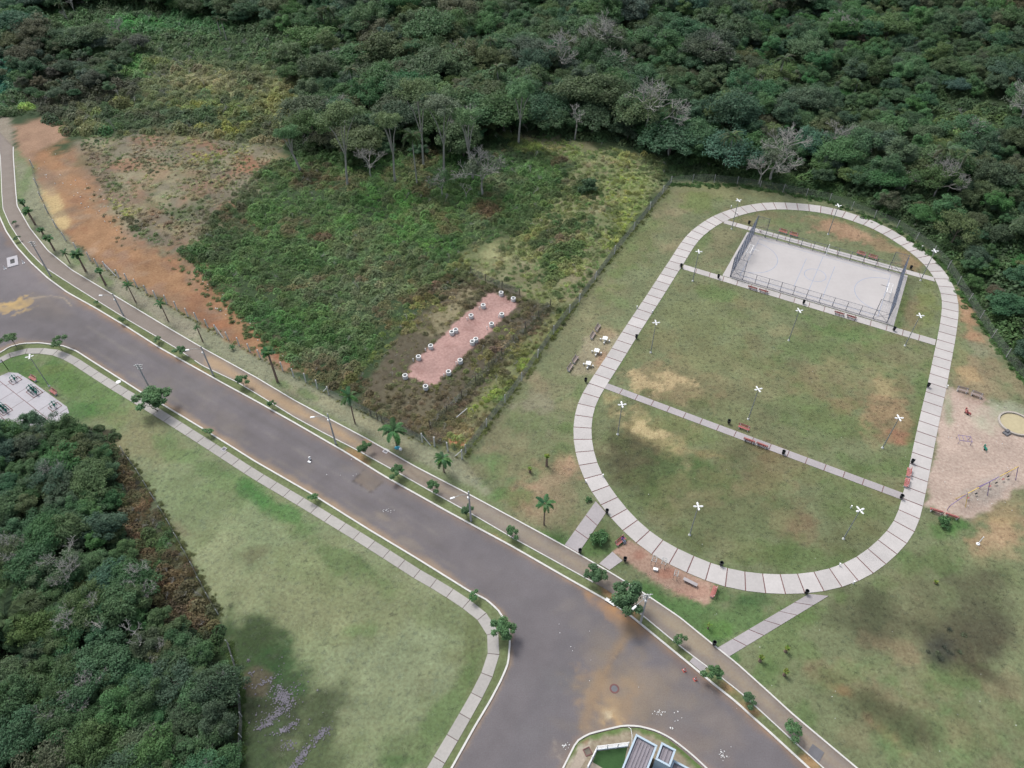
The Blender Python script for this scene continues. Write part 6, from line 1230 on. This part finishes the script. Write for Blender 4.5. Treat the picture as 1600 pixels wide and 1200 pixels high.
# small stones and litter scattered on soil and grass
mb=MB(); rr=random.Random(3)
for i in range(260):
    if i<130: p=(rr.uniform(60,470),0); t=(p[0]-60)/410; p=(p[0],250+t*310+rr.uniform(-30,25)); sz=rr.uniform(.08,.25)
    elif i<200: p=(rr.uniform(1450,1600),rr.uniform(620,800)); sz=rr.uniform(.05,.12)
    else: p=(rr.uniform(960,1600),rr.uniform(450,1180)); sz=rr.uniform(.05,.1)
    x,y=G(*p); 
    if i>=200 and not(inside([(x,y)],[tuple(q) for q in trk_in])[0] or p[1]>950): continue
    mb.box((x,y,sz*.3),(sz,sz*rr.uniform(.6,1.2),sz*.6),rz=rr.uniform(0,3),top=.7)
for cx_,cy_,ex,ey,nn_ in [(1032,1113,9,6,24),(1130,1180,8,9,24),(882,1165,8,6,16),(1050,1138,3,5,8),(1060,1128,30,20,5),(606,798,16,4,12),(900,1010,60,50,8),(515,735,60,20,6)]:
    for _ in range(nn_):
        x,y=G(rr.gauss(cx_,ex*.45),rr.gauss(cy_,ey*.45)); sz=rr.uniform(.05,.16); mb.box((x,y,.006+sz*.2),(sz,sz*rr.uniform(.5,1.1),sz*.4),rz=rr.uniform(0,3),top=.7)
tag(mb.link('loose_stones',mPaleC),'loose pale stones scattered over soil and lawn',kind='stuff')
mb=MB()
for cx_,cy_,ex,ey,r_,nn_ in [(442,1092,14,22,-0.6,520),(430,1118,16,6,-0.5,240),(412,1135,12,5,-0.4,150),(448,1138,16,6,-0.5,190),(502,1148,16,7,-0.7,240),(474,1178,20,6,-0.8,220),(465,1192,12,5,-0.8,140),(415,1065,18,4,-0.5,110),(450,1165,8,8,0,70),(389,1032,4,4,0,25),(393,1052,5,4,0,30),(430,1090,50,60,-.5,150)]:
    for _ in range(int(nn_*.5)):
        a,b=rr.gauss(0,ex*.62),rr.gauss(0,ey*.5); x,y=G(cx_+a*math.cos(r_)-b*math.sin(r_),cy_+a*math.sin(r_)+b*math.cos(r_)); sz=rr.uniform(.05,.14); t=rr.uniform(0,6)
        mb.add([(x+sz*math.cos(t+k*PI/2),y+sz*math.sin(t+k*PI/2),.05+rr.uniform(0,.05)) for k in range(4)],[(0,1,2,3)])
tag(mb.link('fallen_petals',M('mauve_petals',A(120,116,122),.9,.35,14)),'mauve fallen petals strewn on the dark grass by the near woods',kind='stuff')
AC=resample([(0,0),(1,1)],.5)
for cx_,cy_,n_,l_ in [(1470,1020,16,'charred dark weed heap on the lower right lawn, larger'),(1493,1000,7,'charred dark weed heap on the lower right lawn, smaller and right')]:
    n_=n_//3+1; r=empty('weed_heap',(*G(cx_,cy_),0),0,l_,'weed heap'); 
    for k in range(n_):
        q=link('clump',CL[2+k%2],r,(rng.normal()*1.1,rng.normal()*.9,-.05),rng.uniform(0,6),rng.uniform(.35,.6)); set_tint(q,(.05,.06,.045) if k%3 else (.08,.10,.06))
print('total',time.time()-T0, 'objects',len(bpy.data.objects))
